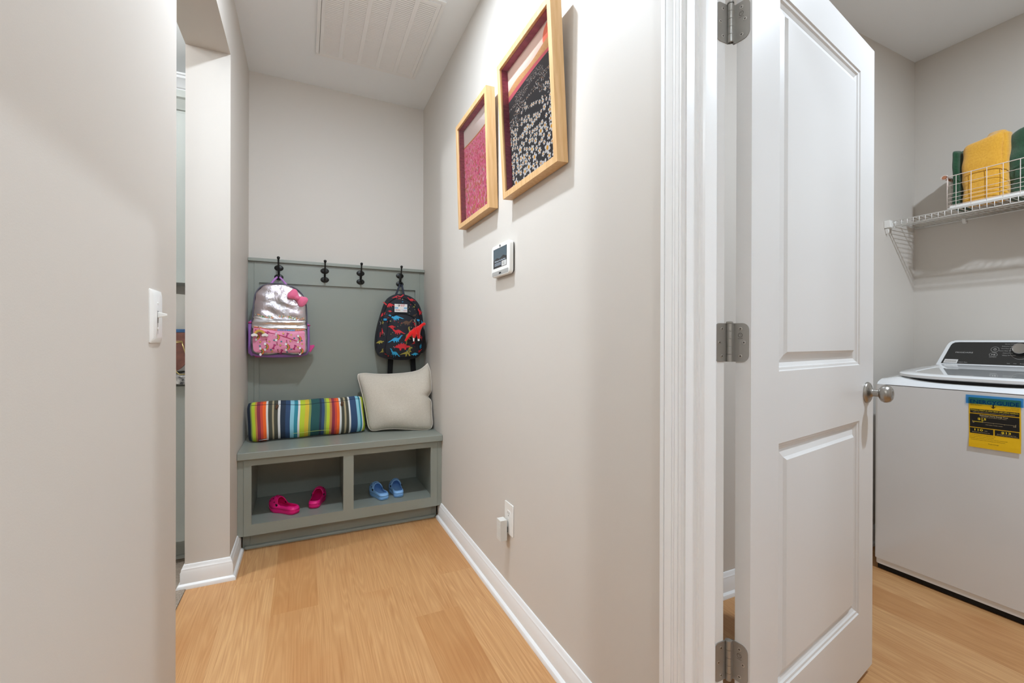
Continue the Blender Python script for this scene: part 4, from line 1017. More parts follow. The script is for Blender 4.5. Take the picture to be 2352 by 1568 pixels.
p0 = rrect(0, 0, .086, .121, .004, 2); p1 = rrect(.010, .010, .076, .111, .004, 2); n = len(p0)
m.add([(a, 0, b) for a, b in p0] + [(a, -.0022, b) for a, b in p0] + [(a, -.0062, b) for a, b in p1], [(i, (i+1) % n, n + (i+1) % n, n + i) for i in range(n)] + [(n+i, n+(i+1) % n, 2*n+(i+1) % n, 2*n+i) for i in range(n)] + [tuple(2*n + i for i in range(n))])
m.build('cover_plate', M_white, sw, local=True, smooth=35)
m = MB(); S_ = lambda x, z, l: (x, -0.0062 - l, z)
decal(m, [(.0385, .046), (.0475, .046), (.0475, .074), (.0385, .074)], S_, 0, .0003); decal(m, [(.0422, .020), (.0438, .020), (.0438, .046), (.0422, .046)], S_, 0, .0003)
m.build('toggle_slot', mat('slot_grey', (150, 147, 142), .6), sw, local=True, fix=False)
m = MB(); m.add([(.0395, -.006, .058), (.0465, -.006, .058), (.0465, -.006, .0715), (.0395, -.006, .0715), (.0405, -.0235, .0625), (.0455, -.0235, .0625), (.0455, -.0235, .0675), (.0405, -.0235, .0675)],
      [(0, 1, 2, 3), (4, 5, 6, 7), (0, 1, 5, 4), (1, 2, 6, 5), (2, 3, 7, 6), (3, 0, 4, 7)]); m.build('toggle', M_white, sw, local=True, bevel=.001)
for z in (.0915, .033):
    m = MB(); m.lathe([(.003, 0), (.003, .0008), (.001, .0012)], (.043, -.0062, z), (0, -1, 0), 12); m.build('screw', M_white, sw, local=True, smooth=40)

# ------------------------------------------------------------------ ceiling return grille
vt = thing('ceiling_return_grille', 'large white louvred return air grille in the hall ceiling', 'vent', (0.333, 2.4, H))
x0, x1, y0, y1 = 0.050, 0.616, 2.055, 2.748
m = MB()
for a, b, c, d in ((x0, y0, x1, y0+.018), (x0, y1-.018, x1, y1), (x0, y0+.018, x0+.018, y1-.018), (x1-.018, y0+.018, x1, y1-.018)): m.box(a, b, H-.009, c, d, H-.0002)
m.build('outer_frame', M_trim, vt, bevel=.002)
m = MB(); zt, zb = H-.004, H-.0115; a0, b0_, a1, b1_ = x0+.0195, y0+.0195, x1-.0195, y1-.0195
m.box(a0, b0_, zb, a1, b0_+.016, zt); m.box(a0, b1_-.016, zb, a1, b1_, zt); m.box(a0, b0_+.016, zb, a0+.017, b1_-.016, zt); m.box(a1-.017, b0_+.016, zb, a1, b1_-.016, zt)
cx0, cx1 = a0 + .017, a1 - .017; cw = (cx1 - cx0 - 4*.020)/5
for k in range(4): xx = cx0 + (k+1)*cw + k*.020; m.box(xx, b0_+.016, zb, xx+.020, b1_-.016, zt)
m.build('grille_frame', M_trim, vt)
m = MB(); ny = 49; p_ = (b1_ - b0_ - .032)/ny
for k in range(5):
    xa = cx0 + k*(cw + .020); xb = xa + cw
    for j in range(ny):
        yy = b0_ + .016 + p_*j
        m.add([(xa, yy+p_*.88, zb+.0002), (xb, yy+p_*.88, zb+.0002), (xb, yy+p_*.42, zb+.0040), (xa, yy+p_*.42, zb+.0040), (xa, yy+p_*.88, zb+.0010), (xb, yy+p_*.88, zb+.0010), (xb, yy+p_*.42, zb+.0048), (xa, yy+p_*.42, zb+.0048)],
              [(0, 1, 2, 3), (4, 5, 6, 7), (0, 1, 5, 4), (2, 3, 7, 6), (0, 3, 7, 4), (1, 2, 6, 5)])
m.build('louvres', M_trim, vt)
m = MB(); m.box(a0, b0_, H - .0006, a1, b1_, H - .0002); m.build('louvre_gap_shade', mat('gap_shade_grey', (120, 120, 117), .9), vt)  # grey sheet painted as the shade seen between the louvres
# ------------------------------------------------------------------ washer
wy0, wy1, wx0, wx1 = 0.490, 1.177, 2.515, 3.16
wa = thing('washing_machine', 'white top-loading washing machine with black control console against the laundry wall', 'washing machine', (2.85, 0.823, 0))
def rbox(x0, y0, x1, y1, r, n=5): return rrect(x0, y0, x1, y1, r, n)
m = MB(); m.prism(rbox(wx0, wy0, wx1, wy1, 0.016), lambda a, b, h: (a, b, h), 0.052, 0.893); m.build('cabinet', M_wash, wa, smooth=35)
m = MB(); m.prism(rbox(wx0 + .003, wy0 + .003, wx1, wy1 - .003, 0.018), lambda a, b, h: (a, b, h), 0.027, 0.0505); m.build('bottom_panel', M_wash, wa, smooth=35)
m = MB(); m.box(wx0 + .012, wy0 + .015, 0.003, wx1 - .02, wy1 - .012, 0.0515); m.build('underside_shade', M_dark, wa)  # black block standing in for the shadow beneath the washer
for a in (wx0 + .06, wx1 - .06):
    for b in (wy0 + .06, wy1 - .06):
        m = MB(); m.lathe([(.022, 0), (.022, .012), (.012, .014), (.012, .03)], (a, b, 0), (0, 0, 1), 14); m.build('foot', M_black, wa, smooth=40)
def deck(x, y):
    f = smoothstep((x - wx0)/.075)**.7
    l_ = smoothstep(min(y - wy0, wy1 - y)/.07)**.8
    return 0.897 + 0.030*f + 0.058*smoothstep((x - wx0)/.52)**.9 * (0.55 + .45*l_) - .010*(1 - l_)
mb = MB(); nu, nv = 40, 40
def dk(u, v):
    x = wx0 + (wx1 - wx0)*u; y = wy0 + (wy1 - wy0)*(1 - (1 - v)) 
    # round the front corners in plan
    r = .03; dx = max(0, r - (x - wx0)); e = min(y - wy0, wy1 - y)
    if dx > 0 and e < r:
        k = r - math.sqrt(max(0, r*r - dx*dx)); sgn = 1 if y < (wy0 + wy1)/2 else -1
        y += sgn*k*(1 - e/r)
    return (x, y, deck(x, y))
mb.grid(nu, nv, dk)
# skirt
top = [dk(i/nu, 0) for i in range(nu + 1)] + [dk(1, j/nv) for j in range(1, nv + 1)] + [dk(1 - i/nu, 1) for i in range(1, nu + 1)] + [dk(0, 1 - j/nv) for j in range(1, nv)]
n = len(top); mb.add([p for p in top] + [(p[0], p[1], 0.8955) for p in top], [(i, (i+1) % n, n + (i+1) % n, n + i) for i in range(n)])
mb.build('top_deck', M_wash, wa, smooth=50)
# lid
def lid_out(d=0.0):
    pts = []
    ya, yb, xa, xb = wy0 + .040 + d, wy1 - .041 - d, wx0 + .028 + d, 3.005 - d
    N_ = 72
    for i in range(N_):
        t = 2*PI*i/N_; c_, s_ = math.cos(t), math.sin(t); e = .42
        x = (xa + xb)/2 - (xb - xa)/2*math.copysign(abs(c_)**e, c_); y = (ya + yb)/2 + (yb - ya)/2*math.copysign(abs(s_)**(.62 if c_ > 0 else e), s_)
        pts.append((x, y))
    return pts
def lz(x): return 0.946 + (x - wx0)*.075
m = MB(); lay = [(0.012, -.020), (0.0, -.014), (0.0, -.003), (0.004, 0.0), (0.05, .001), (0.052, -.001)]
N_ = 72; vs = []
for d, dz in lay: vs += [(x, y, lz(x) + dz) for x, y in lid_out(d)]
fs = [(k*N_+j, k*N_+(j+1) % N_, (k+1)*N_+(j+1) % N_, (k+1)*N_+j) for k in range(len(lay)-1) for j in range(N_)] + [tuple(range(N_))]
m.add(vs, fs); lid = m.build('lid', M_wash, wa, smooth=40)
m = MB(); m.add([(x, y, lz(x) - .001) for x, y in lid_out(.052)], [tuple(range(N_))]); m.build('lid_window', mat('lid_glass_tinted', (214, 216, 216), .04, coat=1.0), lid, fix=False)
# dark prism standing in for the shadow in the gap under the lid front
m = MB(); m.prism(lid_out(.009), lambda a, b, h: (a, b, h), 0.914, 0.9295); m.build('lid_gap_shade', M_dark, wa)
# console
def K(a, b, l=0.0):
    nx, nz = -.92, .39
    return (3.040 + .050*b + nx*l, 1.146 - a, .985 + .122*b + nz*l)
cons = [(0.0, -.06), (0.030, .80), (.036, .90), (.046, .965), (.062, 1.0), (.60, 1.0), (.616, .965), (.628, .90), (.634, .80), (.662, -.06)]
m = MB(); n = len(cons)
vs = [K(a, b) for a, b in cons] + [(max(K(a, b)[0] + .018, 3.105), K(a, b)[1], K(a, b)[2] + .004*(b > .5)) for a, b in cons] + [(3.195, K(a, b)[1], K(a, b)[2] - .012*(b > .5)) for a, b in cons]
fs = [tuple(range(n)), tuple(2*n + i for i in range(n))] + [(k*n+i, k*n+(i+1) % n, (k+1)*n+(i+1) % n, (k+1)*n+i) for k in range(2) for i in range(n)]
m.add(vs, fs); m.build('console_housing', M_wash, wa, bevel=.004, seg=3)
M_scr = mat('black_console_glass', (44, 43, 41), .35, spec=.4); M_ink = mat('console_print', (172, 170, 166), .5)
m = MB(); decal(m, [(.022, .03), (.048, .80), (.053, .87), (.062, .92), (.078, .935), (.585, .935), (.605, .86), (.640, .03)], K, 0, .0012)
m.build('console_face', M_scr, wa, fix=False)
m = MB()
def T(s, a, b, h, w=None, al='l', bold=0.0): text(m, s, a, b, h/.13, K, 0, .0018, width=w, align=al, bold=bold)
T('FRIGIDAIRE', .072, .475, .0062, .066, bold=.01)
T('MAX FILL', .090, .075, .0045, .034)
for s, b in zip(('Normal', 'Delicates', 'Hand Wash', 'Active Wear', 'Colors', 'Whites'), (.845, .755, .665, .575, .485, .395)):
    T(s, .262 - len(s)*.0028 - .008*(.845 - b), b, .0042, len(s)*.0028)
for b, x1 in ((.86, .302), (.77, .290), (.68, .275), (.59, .272), (.50, .280), (.41, .287)):
    decal(m, [(.264 - .008*(.845 - b), b), (x1, b), (x1, b + .010), (.264 - .008*(.845 - b), b + .010)], K, 0, .0018)
for s, a in zip(('Soak', 'Wash', 'Rinse', 'Spin'), (.262, .283, .305, .328)): T(s, a, .085, .0040, len(s)*.0026)
for i, (a, b) in enumerate(((.214, .64), (.211, .43))):
    ra, rb = (.0145, .105) if i == 0 else (.0145, .080)
    o1 = ell(a, b, ra, rb, 28); o2 = ell(a, b, ra*.93, rb*.93, 28)
    m.add([K(x, y, .0018) for x, y in o1 + o2], [(k, (k+1) % 28, 28 + (k+1) % 28, 28 + k) for k in range(28)])
    if i == 0:
        o1 = ell(a, b, .0055, .042, 20); o2 = ell(a, b, .0042, .032, 20); m.add([K(x, y, .0018) for x, y in o1 + o2], [(k, (k+1) % 20, 20 + (k+1) % 20, 20 + k) for k in range(20)])
        decal(m, [(a-.0006, b-.01), (a+.0006, b-.01), (a+.0006, b+.05), (a-.0006, b+.05)], K, 0, .002)
    else:
        decal(m, [(a-.006, b-.03), (a-.001, b), (a-.006, b+.03)], K, 0, .0018); decal(m, [(a+.001, b-.03), (a+.003, b-.03), (a+.003, b+.03), (a+.001, b+.03)], K, 0, .0018); decal(m, [(a+.0045, b-.03), (a+.0065, b-.03), (a+.0065, b+.03), (a+.0045, b+.03)], K, 0, .0018)
T('Power', .207, .515, .0034, .015); T('Start/Pause', .198, .325, .0034, .025)
o1 = ell(.302, .60, .037, .33, 40); o2 = ell(.302, .60, .0362, .322, 40); m.add([K(x, y, .0018) for x, y in o1 + o2], [(k, (k+1) % 40, 40 + (k+1) % 40, 40 + k) for k in range(6, 34)])
m.build('console_lettering', M_ink, wa, fix=False)
kc = Vector(K(.302, .62, 0)); ka = Vector((-.92, 0, .39)).normalized()
m = MB(); m.lathe([(.030, 0), (.030, .004), (.025, .006), (.024, .014)], kc, ka, 36); kb = m.build('dial_base', M_dark, wa, smooth=40)
m = MB(); m.lathe([(.0245, .014), (.0255, .016), (.0255, .024), (.0235, .0262), (.0222, .0254), (.021, .0256), (.001, .0256)], kc, ka, 40); m.build('dial', M_nickel, wa, smooth=40)
m = MB(); decal(m, [(.031, .045), (.085, .035), (.088, .20), (.036, .205)], K, 0, .0022)
for k in range(11): decal(m, [(.038 + k*.0040, .08), (.0408 + k*.0040, .08), (.0412 + k*.0040, .155), (.0384 + k*.0040, .155)], K, 1, .0026)
m.build('white_sticker', [mat('sticker_white', (214, 212, 210), .5), mat('sticker_grey', (170, 166, 160), .5)], wa, fix=False)

# ------------------------------------------------------------------ yellow energy label held by blue tape
el = thing('energy_label', 'yellow and black energy cost label stuck on the front of the washer', 'label', (wx0, 0.838, 0.665), rot=(0, R(-0.6), -PI/2))
LW, LH = .148, .205
m = MB()
def LS(x, z, l): return (x, -.0012 - l - .004*smoothstep((.06 - z)/.06), z)
m.grid(8, 12, lambda u, v: LS(u*LW, v*LH, 0), 0)
bars = [(.004, .158, .144, .141), (.003, .138, .144, .083), (.003, .080, .072, .057), (.076, .080, .143, .057)]
for a, b, c_, d in bars: decal(m, [(a, d), (c_, d), (c_, b), (a, b)], LS, 1, .0003)
Y_, B_ = 2, 1
def LT(s, x, z, h, mi, w, al='l', bold=0.0): text(m, s, x, z, h, LS, mi, .0006, width=w, align=al, bold=bold)
LT('U.S. Government', .006, .197, .0022, B_, .024); LT('Federal law prohibits removal of this label before consumer purchase.', .143, .197, .0018, B_, .078, 'r')
LT('ENERGYGUIDE', .004, .181, .0150, B_, .140, bold=.02)
decal(m, [(.0705, .183), (.0745, .183), (.0745, .171), (.0705, .171)], LS, B_, .0007); decal(m, [(.064, .174), (.0725, .165), (.081, .174), (.0735, .1705), (.0715, .1705)], LS, B_, .0007)
LT('Clothes Washer', .005, .176, .0024, B_, .025); LT('Capacity Class: Standard', .005, .1725, .0024, B_, .034)
for w_, z in ((.022, .171), (.038, .167), (.054, .163)): LT('Capacity: cubic feet, top loading', .143, z, .0022, B_, w_, 'r')
LT('Compare ONLY to other labels with yellow numbers.', .006, .1515, .0046, Y_, .136, bold=.02); LT('Labels with yellow numbers are based on the same test procedures.', .013, .1445, .0030, 3, .120)
LT('Estimated Yearly Energy Cost', .033, .131, .0046, 3, .080, bold=.02); LT('(when used with an electric water heater)', .037, .1255, .0030, 3, .072)
LT('$15', .027, .1145, .0085, Y_, .025, bold=.02)
decal(m, [(.037, .113), (.045, .113), (.041, .109)], LS, Y_, .0006)
decal(m, [(.011, .1055), (.135, .1055), (.135, .1062), (.011, .1062)], LS, 3, .0006); decal(m, [(.011, .1052), (.041, .1052), (.041, .1072), (.011, .1072)], LS, Y_, .0007)
for x in (.011, .041, .072, .103, .134): decal(m, [(x, .1035), (x+.0008, .1035), (x+.0008, .110 if x in (.011, .134) else .106), (x, .110 if x in (.011, .134) else .106)], LS, 3, .0007)
LT('$9', .012, .1000, .0030, 3, .005); LT('$28', .127, .1000, .0030, 3, .008); LT('Cost range of similar models', .050, .096, .0028, 3, .048)
LT('110', .017, .0685, .0080, Y_, .025, bold=.02); LT('kWh', .047, .069, .0030, 3, .008); LT('Estimated Yearly Electricity Use', .010, .0615, .0028, 3, .052)
LT('$13', .094, .0685, .0080, Y_, .027, bold=.02); LT('Estimated Yearly Energy Cost', .083, .0635, .0028, 3, .052); LT('(when used with a natural gas water heater)', .081, .0595, .0022, 3, .058)
for k, (s, w_) in enumerate((('Your cost will depend on your utility rates and use.', .072), ('Cost range based only on standard capacity models.', .068), ('Estimated energy cost based on six wash loads a week and a national average', .106), ('electricity cost of 12 cents per kWh and natural gas cost of $1.09 per therm.', .100))):
    LT(s, .006, .050 - .0065*k, .0028, B_, w_)
    if k < 3: decal(m, ell(.0035, .0512 - .0065*k, .0009, .0009, 8), LS, B_, .0006)
LT('ftc.gov/energy', .058, .019, .0036, B_, .030)
m.build('label_sheet', [mat('label_yellow', (238, 190, 12), .45), mat('label_black', (20, 19, 17), .5), mat('label_yellow_text', (240, 212, 40), .5), mat('label_cream_text', (214, 196, 150), .5)], el, local=True, fix=False)
M_tape = bpy.data.materials.new('blue_film_tape'); M_tape.use_nodes = True
nt = M_tape.node_tree; nt.nodes.clear(); o_ = nt.nodes.new('ShaderNodeOutputMaterial'); mx_ = nt.nodes.new('ShaderNodeMixShader'); tr_ = nt.nodes.new('ShaderNodeBsdfTransparent'); pb_ = nt.nodes.new('ShaderNodeBsdfPrincipled')
mx_.inputs[0].default_value = .22; tr_.inputs[0].default_value = (.22, .60, .95, 1); pb_.inputs['Base Color'].default_value = rgb(40, 120, 200); pb_.inputs['Roughness'].default_value = .2
nt.links.new(tr_.outputs[0], mx_.inputs[1]); nt.links.new(pb_.outputs[0], mx_.inputs[2]); nt.links.new(mx_.outputs[0], o_.inputs[0])
m = MB(); m.grid(20, 4, lambda u, v: (-.008 + .164*u, -.0032 - .0010*math.sin(9*u)*math.sin(3*v), LH - .026 + .036*v), 0)
m.build('blue_tape', M_tape, el, local=True, smooth=180, fix=False)

# ------------------------------------------------------------------ wire shelf
sh = thing('wire_shelf', 'white ventilated wire shelf running along the laundry wall above the washer', 'shelf', (3.09, 0.4, 1.72))
ye, ys, sx0, sx1, sz = 1.312, -0.35, 2.935, 3.232, 1.765
m = MB()
for x, z in ((sx0, sz), (sx0 + .001, sz - .028), (sx1, sz - .004), (3.085, sz - .004)): m.tube([(x, ye, z), (x, ys, z)], .0031 if x != 3.085 else .0026, 8)
m.build('rails', M_wire, sh, smooth=180)
cross = []; k = 0; y = ye - .012
proto = None
while y > ys:
    if proto is None:
        m = MB(); m.tube([(sx1 + .002, y, sz + .001), (sx0 + .002, y, sz + .001), (sx0 - .0028, y, sz - .003), (sx0 - .0035, y, sz - .012), (sx0 - .0028, y, sz - .028)], .0015, 6)
        proto = m.build('cross_wire', M_wire, sh, smooth=180); y_first = y
    elif k < 62:
        o = proto.copy(); C.objects.link(o); o.location = (0, y - y_first, 0)
    k += 1; y -= .0254
m = MB()
m.prism([(sx0 - .026, sz + .006), (sx0 - .022, sz - .034), (sx0 + .006, sz - .036), (sx0 + .034, sz - .030), (sx0 + .036, sz + .004)], lambda a, b, h: (a, h, b), ye - .022, 1.3198)
m.prism([(sx0 - .018, sz - .036), (sx0 - .002, sz - .036), (sx0 - .006, sz - .066)], lambda a, b, h: (a, h, b), ye - .010, 1.3198)
m.build('end_bracket', M_white, sh, bevel=.003)
for y in (1.10, 0.86, 0.62, .30):
    m = MB(); m.lathe([(.009, 0), (.009, .008), (.005, .012)], (3.2395, y, sz - .014), (-1, 0, 0), 12); m.box(3.222, y - .006, sz - .014, 3.2395, y + .006, sz + .004); m.build('wall_clip', M_white, sh, smooth=40)
# support brace
m = MB()
for dy in (-.006, .006): m.tube([(sx0 + .004, .55 + dy, sz - .030), (3.236, .55 + dy, sz - .34)], .003, 6)
m.box(3.234, .538, sz - .37, 3.2395, .562, sz - .32); m.build('support_brace', M_wire, sh, smooth=40)

# ------------------------------------------------------------------ basket and towels
bk = thing('wire_basket', 'white wire basket holding rolled towels on the wire shelf', 'basket', (3.05, 0.80, sz + .004))
bx0, bx1, by0, by1, bz0, bz1 = 2.945, 3.195, 0.555, 1.068, sz + .0065, 1.936
m = MB()
def ring(z, r=.0018, i=0.0): 
    q_ = rrect(bx0 + i, by0 + i, bx1 - i, by1 - i, .014, 4); m.tube([(a, b, z) for a, b in q_], r, 6, closed=True)
fr = [0, .276, .537, .66, .78, .894]
for f in fr: ring(bz1 - (bz1 - bz0)*f, .0022 if f == 0 else .0012)
m.build('horizontal_wires', M_copper, bk, smooth=180)
m = MB()
ring(bz0 + .003, .0035)
for z_ in (bz0 + .001,):
    m.box(bx0 - .002, by0, bz0 - .0005, bx0 + .0015, by1 - .012, bz0 + .014)
m.build('bottom_rim', M_wire, bk, smooth=40)
m = MB()
for i in range(10):
    y = by1 - .035 - .0545*i
    if y > by0: m.tube([(bx0 - .001, y, bz1), (bx0 - .001, y, bz0 + .002), (bx0 + .004, y, bz0), (bx1 - .004, y, bz0), (bx1 + .001, y, bz0 + .002), (bx1 + .001, y, bz1)], .0015, 6)
for i in range(6):
    x = bx0 + .005 + .046*i
    for yy in (by1 + .001, by0 - .001): m.tube([(x, yy, bz1), (x, yy, bz0)], .0014, 6)
m.build('vertical_wires', M_copper, bk, smooth=180)
m = MB(); hx0, hx1 = bx0 + .012, bx0 + .012 + .13
def hl(x): return [(x, by1 + .001 + .013 + .013*math.cos(t), bz1 + .004 + .011*math.sin(t)) for t in [PI + .4 + (2*PI - .5)*i/14 for i in range(15)]]
for x in (hx0, hx1): m.tube([(x, by1 + .001, bz1 - .06), (x, by1 + .001, bz1 - .01)] + hl(x), .0022, 6)
m.build('handle_wire', M_copper, bk, smooth=180)
m = MB(); m.lathe([(.0085, 0), (.0085, hx1 - hx0 + .008)], (hx0 - .004, by1 + .014, bz1 + .004), (1, 0, 0), 16); m.build('wooden_grip', mat('reddish_wood_grip', (176, 116, 84), .5), bk, smooth=40)

M_yel = mat('yellow_terry', (240, 182, 56), .95, sheen=.5, var=(150, (230, 166, 42)), bump=(800, .7, .003, 3))
M_grn = mat('green_terry', (24, 84, 50), .95, sheen=.4, var=(180, (14, 62, 36)), bump=(800, .7, .003, 3))
def towel(name, label, m_, cx, cy, rx, ry, z0, z1, seed, top=(0, 0), folds=True, group=None, mat_seam=None):
    q = random.Random(seed); ph = [q.uniform(0, 6.3) for _ in range(8)]
    t = thing(name, label, 'towel', (cx, cy, z0), 0, group)
    n, L_ = 64, 36; vs = []; fs = []
    H_ = z1 - z0
    for k in range(L_ + 1):
        v = k/L_
        cap = 1.0 if v < .92 else math.sqrt(max(0, 1 - ((v - .92)/.08)**2))*.40 + .60*(1 if v < .995 else 0)
        if v < .04: cap = .94 + .06*v/.04
        for j in range(n):
            a = 2*PI*j/n; c_, s_ = math.cos(a), math.sin(a)
            x = rx*math.copysign(abs(c_)**.62, c_); y = ry*math.copysign(abs(s_)**.62, s_)
            w = 1 + .035*math.sin(9*v + ph[0] + 2*math.sin(a + ph[1])) + .018*math.sin(24*v + ph[2] + a) + .012*math.sin(5*a + ph[3])
            zz = z0 + H_*v + top[0]*v*(y/ry) + top[1]*v*(x/rx) + .006*v*math.sin(3*a + ph[4])
            vs.append((cx + x*w*cap, cy + y*w*cap, zz))
    for k in range(L_):
        for j in range(n): fs.append((k*n+j, k*n+(j+1) % n, (k+1)*n+(j+1) % n, (k+1)*n+j))
    fs.append(tuple(range(n))); fs.append(tuple(L_*n + j for j in range(n)))
    m = MB(); m.add(vs, fs); m.build('rolled_towel', m_, t, smooth=180, sub=1)
    if folds:
        # outer layer edge: a wrapped flap along the right front
        m = MB(); vs = []; K_ = 24
        for k in range(K_ + 1):
            v = .03 + .90*k/K_
            yy = cy - ry*(.90 + .03*math.sin(7*v + ph[5])); z = z0 + H_*v - top[0]*v*.9
            vs += [(cx - rx*.55, yy + .012, z), (cx - rx*.72, yy - .004, z), (cx - rx*.45, yy - .016, z), (cx + rx*.3, yy - .017, z), (cx + rx*.5, yy, z)]
        fs = [(5*k+j, 5*k+j+1, 5*k+6+j, 5*k+5+j) for k in range(K_) for j in range(4)]
        m.add(vs, fs); m.build('towel_edge', m_, t, smooth=180, solid=.006, sub=1)
    return t
towel('yellow_towel', 'thick folded yellow bath towel standing upright in the wire basket', M_yel, 3.006, 0.948, .052, .077, bz0 + .004, 2.094, 4, top=(-.020, 0))
towel('green_towel', 'dark green towel behind the yellow one at the left end of the basket', M_grn, 3.048, 1.046, .078, .0185, bz0 + .004, 2.075, 9, folds=False)
towel('green_towel', 'dark green towel filling the basket to the right of the yellow one', M_grn, 3.060, 0.735, .088, .150, bz0 + .004, 2.110, 12, top=(-.022, 0), folds=False)
# ------------------------------------------------------------------ cabinets seen through the narrow opening on the left
M_grey = mat('light_grey_cabinet', (168, 172, 166), .4)
cb = thing('base_cabinet', 'pale grey base cabinet seen through the narrow gap on the left', 'cabinet', (-1.2, 3.0, 0))
m = MB(); m.box(-1.9, 2.64, .10, XP - .004, 3.377, .882); m.build('cabinet_body', M_grey, cb)
for x0_, x1_ in ((-1.895, -1.20), (-1.19, XP - .008)):
    m = MB(); m.box(x0_, 2.620, .115, x1_, 2.6395, .875); m.build('cabinet_door', M_grey, cb, bevel=.002)
m = MB(); m.box(-1.9, 2.70, 0.005, XP - .004, 2.74, .0995); m.build('toe_kick', M_grey, cb)
m = MB(); m.sweep([(0, .005), (.014, .005), (.012, .016), (.005, .022), (0, .022)], [(-1.9, 2.70), (XP - .018, 2.70)], 0, -1); m.build('shoe_moulding', M_grey, cb, smooth=40)
ct = MB(); ct.box(-1.92, 2.597, .8825, XP - .002, 3.378, .923)
M_gran = mat('speckled_granite', (208, 206, 202), .25, var=(85, (60, 60, 62)))
tag(ct.build('granite_countertop', M_gran, None, bevel=.004), 'speckled white and black granite worktop on the pale grey base cabinet', 'countertop')
uc = thing('upper_cabinet', 'pale grey upper cabinet with cornice seen through the narrow gap', 'cabinet', (-1.2, 3.2, 1.42))
m = MB(); m.box(-1.9, 3.07, 1.44, XP - .004, 3.377, 2.40); m.build('cabinet_body', M_grey, uc)
m = MB(); m.box(-1.895, 3.050, 1.425, XP - .008, 3.0695, 2.385); m.build('cabinet_door', M_grey, uc, bevel=.002)
m = MB(); m.sweep([(0, 2.385), (.008, 2.385), (.010, 2.402), (.020, 2.406), (.024, 2.42), (.045, 2.455), (.058, 2.462), (.060, 2.50), (0, 2.50)], [(-1.9, 3.07), (XP - .004, 3.07)], 0, -1); m.build('cornice', M_grey, uc, smooth=25)
# board on a wire stand, white vessel
bd = thing('wooden_board', 'round-bottomed brown wooden board with a blue top edge on a brass wire stand', 'serving board', (-0.56, 2.74, .9235))
pts = [(-.16, .02), (-.10, .004), (-.03, .004), (.010, .03), (.030, .08), (.040, .14), (.046, .208), (-.20, .208), (-.19, .10)]
m = MB(); m.prism(catmull(pts, 48), lambda a, b, h: (-.575 + a, 2.735 + h + .18*b, .935 + b), 0, .012); m.build('board', mat('walnut_brown', (112, 66, 50), .5, var=(30, (92, 52, 40))), bd)
m = MB(); m.box(-.78, 2.770, 1.138, -.522, 2.79, 1.156); m.build('blue_edge', mat('dusty_blue_cloth', (50, 88, 128), .8), bd, bevel=.003)
M_brass = mat('brass_wire', (176, 156, 104), .3, .9)
m = MB()
m.tube([(-.600, 2.72, .985), (-.585, 2.70, .940), (-.570, 2.69, .9275), (-.530, 2.69, .9275)], .003, 6)
m.tube([(-.535, 2.70, .99), (-.555, 2.715, 1.05), (-.568, 2.722, 1.095)], .003, 6); m.tube([(-.60, 2.722, 1.083), (-.585, 2.716, 1.087), (-.566, 2.718, 1.090)], .003, 6)
m.tube([(-.60, 2.722, 1.090), (-.585, 2.716, 1.093), (-.566, 2.718, 1.094)], .002, 6)
m.build('wire_stand', M_brass, bd, smooth=180)
vw = thing('white_vessel', 'tall glossy white vessel standing behind the brown board', 'vase', (-0.70, 3.0, .9235))
m = MB(); m.lathe([(.10, 0), (.125, .01), (.13, .12), (.132, .30), (.130, .415), (.132, .422), (.124, .422), (.12, .40), (.001, .39)], (-0.70, 2.98, .9235), (0, 0, 1), 36); m.build('vessel_body', mat('white_glaze', (228, 228, 224), .12), vw, smooth=60)
# ------------------------------------------------------------------ lamps
def lamp(name, label, x, y, power, col=(0.79, 0.91, 1.03), r=0.05, zb=2.625):
    """small ceiling fixture: canopy, stem and a glowing globe that is the light"""
    t = thing(name, label, 'ceiling light', (x, y, H))
    m = MB(); m.lathe([(.06, -.0005), (.06, -.012), (.045, -.022), (.014, -.026), (.014, -(H - zb) + r*.9)], (x, y, H), (0, 0, 1), 32); m.build('canopy', M_nickel, t, smooth=30)
    L_ = power/(PI*4*PI*r*r)
    g = bpy.data.materials.new('globe_glow'); g.use_nodes = True; b_ = g.node_tree.nodes['Principled BSDF']
    b_.inputs['Base Color'].default_value = (.8, .8, .8, 1); b_.inputs['Emission Color'].default_value = (*col, 1); b_.inputs['Emission Strength'].default_value = L_
    m = MB(); n = 12; m.lathe([(max(.0005, r*math.sin(PI*i/n)), -r*math.cos(PI*i/n)) for i in range(n + 1)], (x, y, zb), (0, 0, 1), 24)
    m.build('globe', g, t, smooth=180)
M_glow = mat('lamp_diffuser', (255, 250, 240), .6, emit=((240, 246, 255), 12.0))
def can(name, label, x, y, power, r=0.045, col=(0.80, 0.91, 1.03)):
    """recessed ceiling light: trim ring, frosted disc and a downward disc light"""
    t = thing(name, label, 'ceiling light', (x, y, H))
    m = MB(); m.lathe([(r + .018, 0), (r + .018, -.004), (r + .004, -.008), (r, -.006), (r, 0)], (x, y, H - .0002), (0, 0, 1), 32); m.build('trim_ring', M_trim, t, smooth=30)
    m = MB(); m.lathe([(r, -.0045), (r, -.002)], (x, y, H), (0, 0, 1), 32); m.build('diffuser', M_glow, t)
    l = bpy.data.lights.new('lamp_light', 'AREA'); l.shape = 'DISK'; l.size = r*2; l.energy = power; l.color = col
    o = bpy.data.objects.new('lamp_light', l); C.objects.link(o); o.parent = t; o.location = (0, 0, -.012)
LP = dict(hall=26, rear=44, laundry=37, pantry=78, pantry2=9)
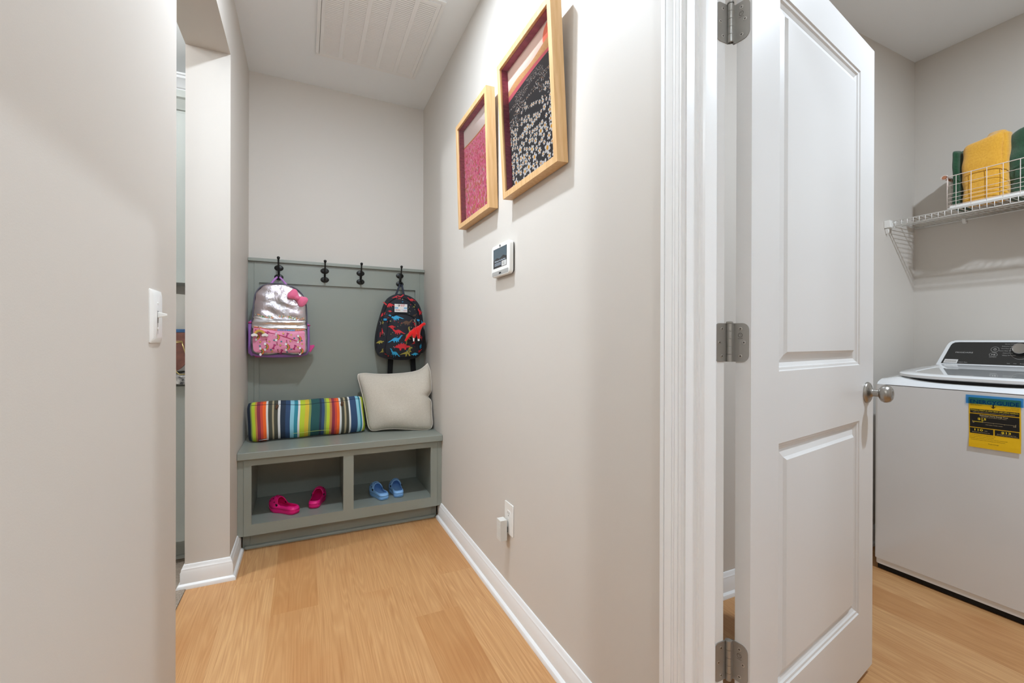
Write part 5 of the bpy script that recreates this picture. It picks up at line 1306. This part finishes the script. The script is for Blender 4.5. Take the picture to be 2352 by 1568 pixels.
can('recessed_light', 'round recessed ceiling light in the hall above the framed prints', 0.17, 1.54, LP['hall'])
lamp('rear_fill_globe', 'added fill light globe, unseen at the rear end of the hall', 0.02, -1.15, LP['rear'], r=.08, zb=2.45)  # unseen globe added to lift the ambient light and brighten the ceiling
can('recessed_light', 'round recessed ceiling light in the laundry room', 2.02, 0.05, LP['laundry'])
lamp('ceiling_lamp', 'small globe ceiling lamp in the room beyond the left opening', -1.9, 2.0, LP['pantry'], r=.08, zb=2.60, col=(.88, .94, 1.0))
lamp('ceiling_lamp', 'small globe ceiling lamp over the pantry counter', -0.95, 2.25, LP['pantry2'], col=(.92, .95, 1.0))
w = bpy.data.worlds.new('World'); sc.world = w; w.use_nodes = True
w.node_tree.nodes['Background'].inputs[0].default_value = (0.9, 0.93, 1, 1); w.node_tree.nodes['Background'].inputs[1].default_value = 0.3

# ------------------------------------------------------------------ camera
yaw, pit, rol = 0.441191607, -1.526e-3, 2.6257e-3
r0 = Vector((math.cos(yaw), -math.sin(yaw), 0)); f0 = Vector((math.sin(yaw), math.cos(yaw), 0)); u0 = Vector((0, 0, 1))
f2 = f0*math.cos(pit) + u0*math.sin(pit); u2 = u0*math.cos(pit) - f0*math.sin(pit)
r3 = r0*math.cos(rol) + u2*math.sin(rol); u3 = u2*math.cos(rol) - r0*math.sin(rol)
cam = bpy.data.cameras.new('camera'); co = bpy.data.objects.new('camera', cam); C.objects.link(co)
M_ = Matrix.Identity(4)
for i in range(3): M_[i][0] = r3[i]; M_[i][1] = u3[i]; M_[i][2] = -f2[i]
M_[0][3], M_[1][3], M_[2][3] = 0, 0, 1.10
co.matrix_world = M_
cam.sensor_width = 36; cam.lens = 1004.8*36/2352; cam.clip_start = 0.02
sc.camera = co
sc.view_settings.view_transform = 'Standard'; sc.view_settings.look = 'None'; sc.view_settings.gamma = 1; sc.view_settings.use_curve_mapping = False
sc.view_settings.exposure = 0.06
sc.cycles.max_bounces = 10; sc.cycles.diffuse_bounces = 6
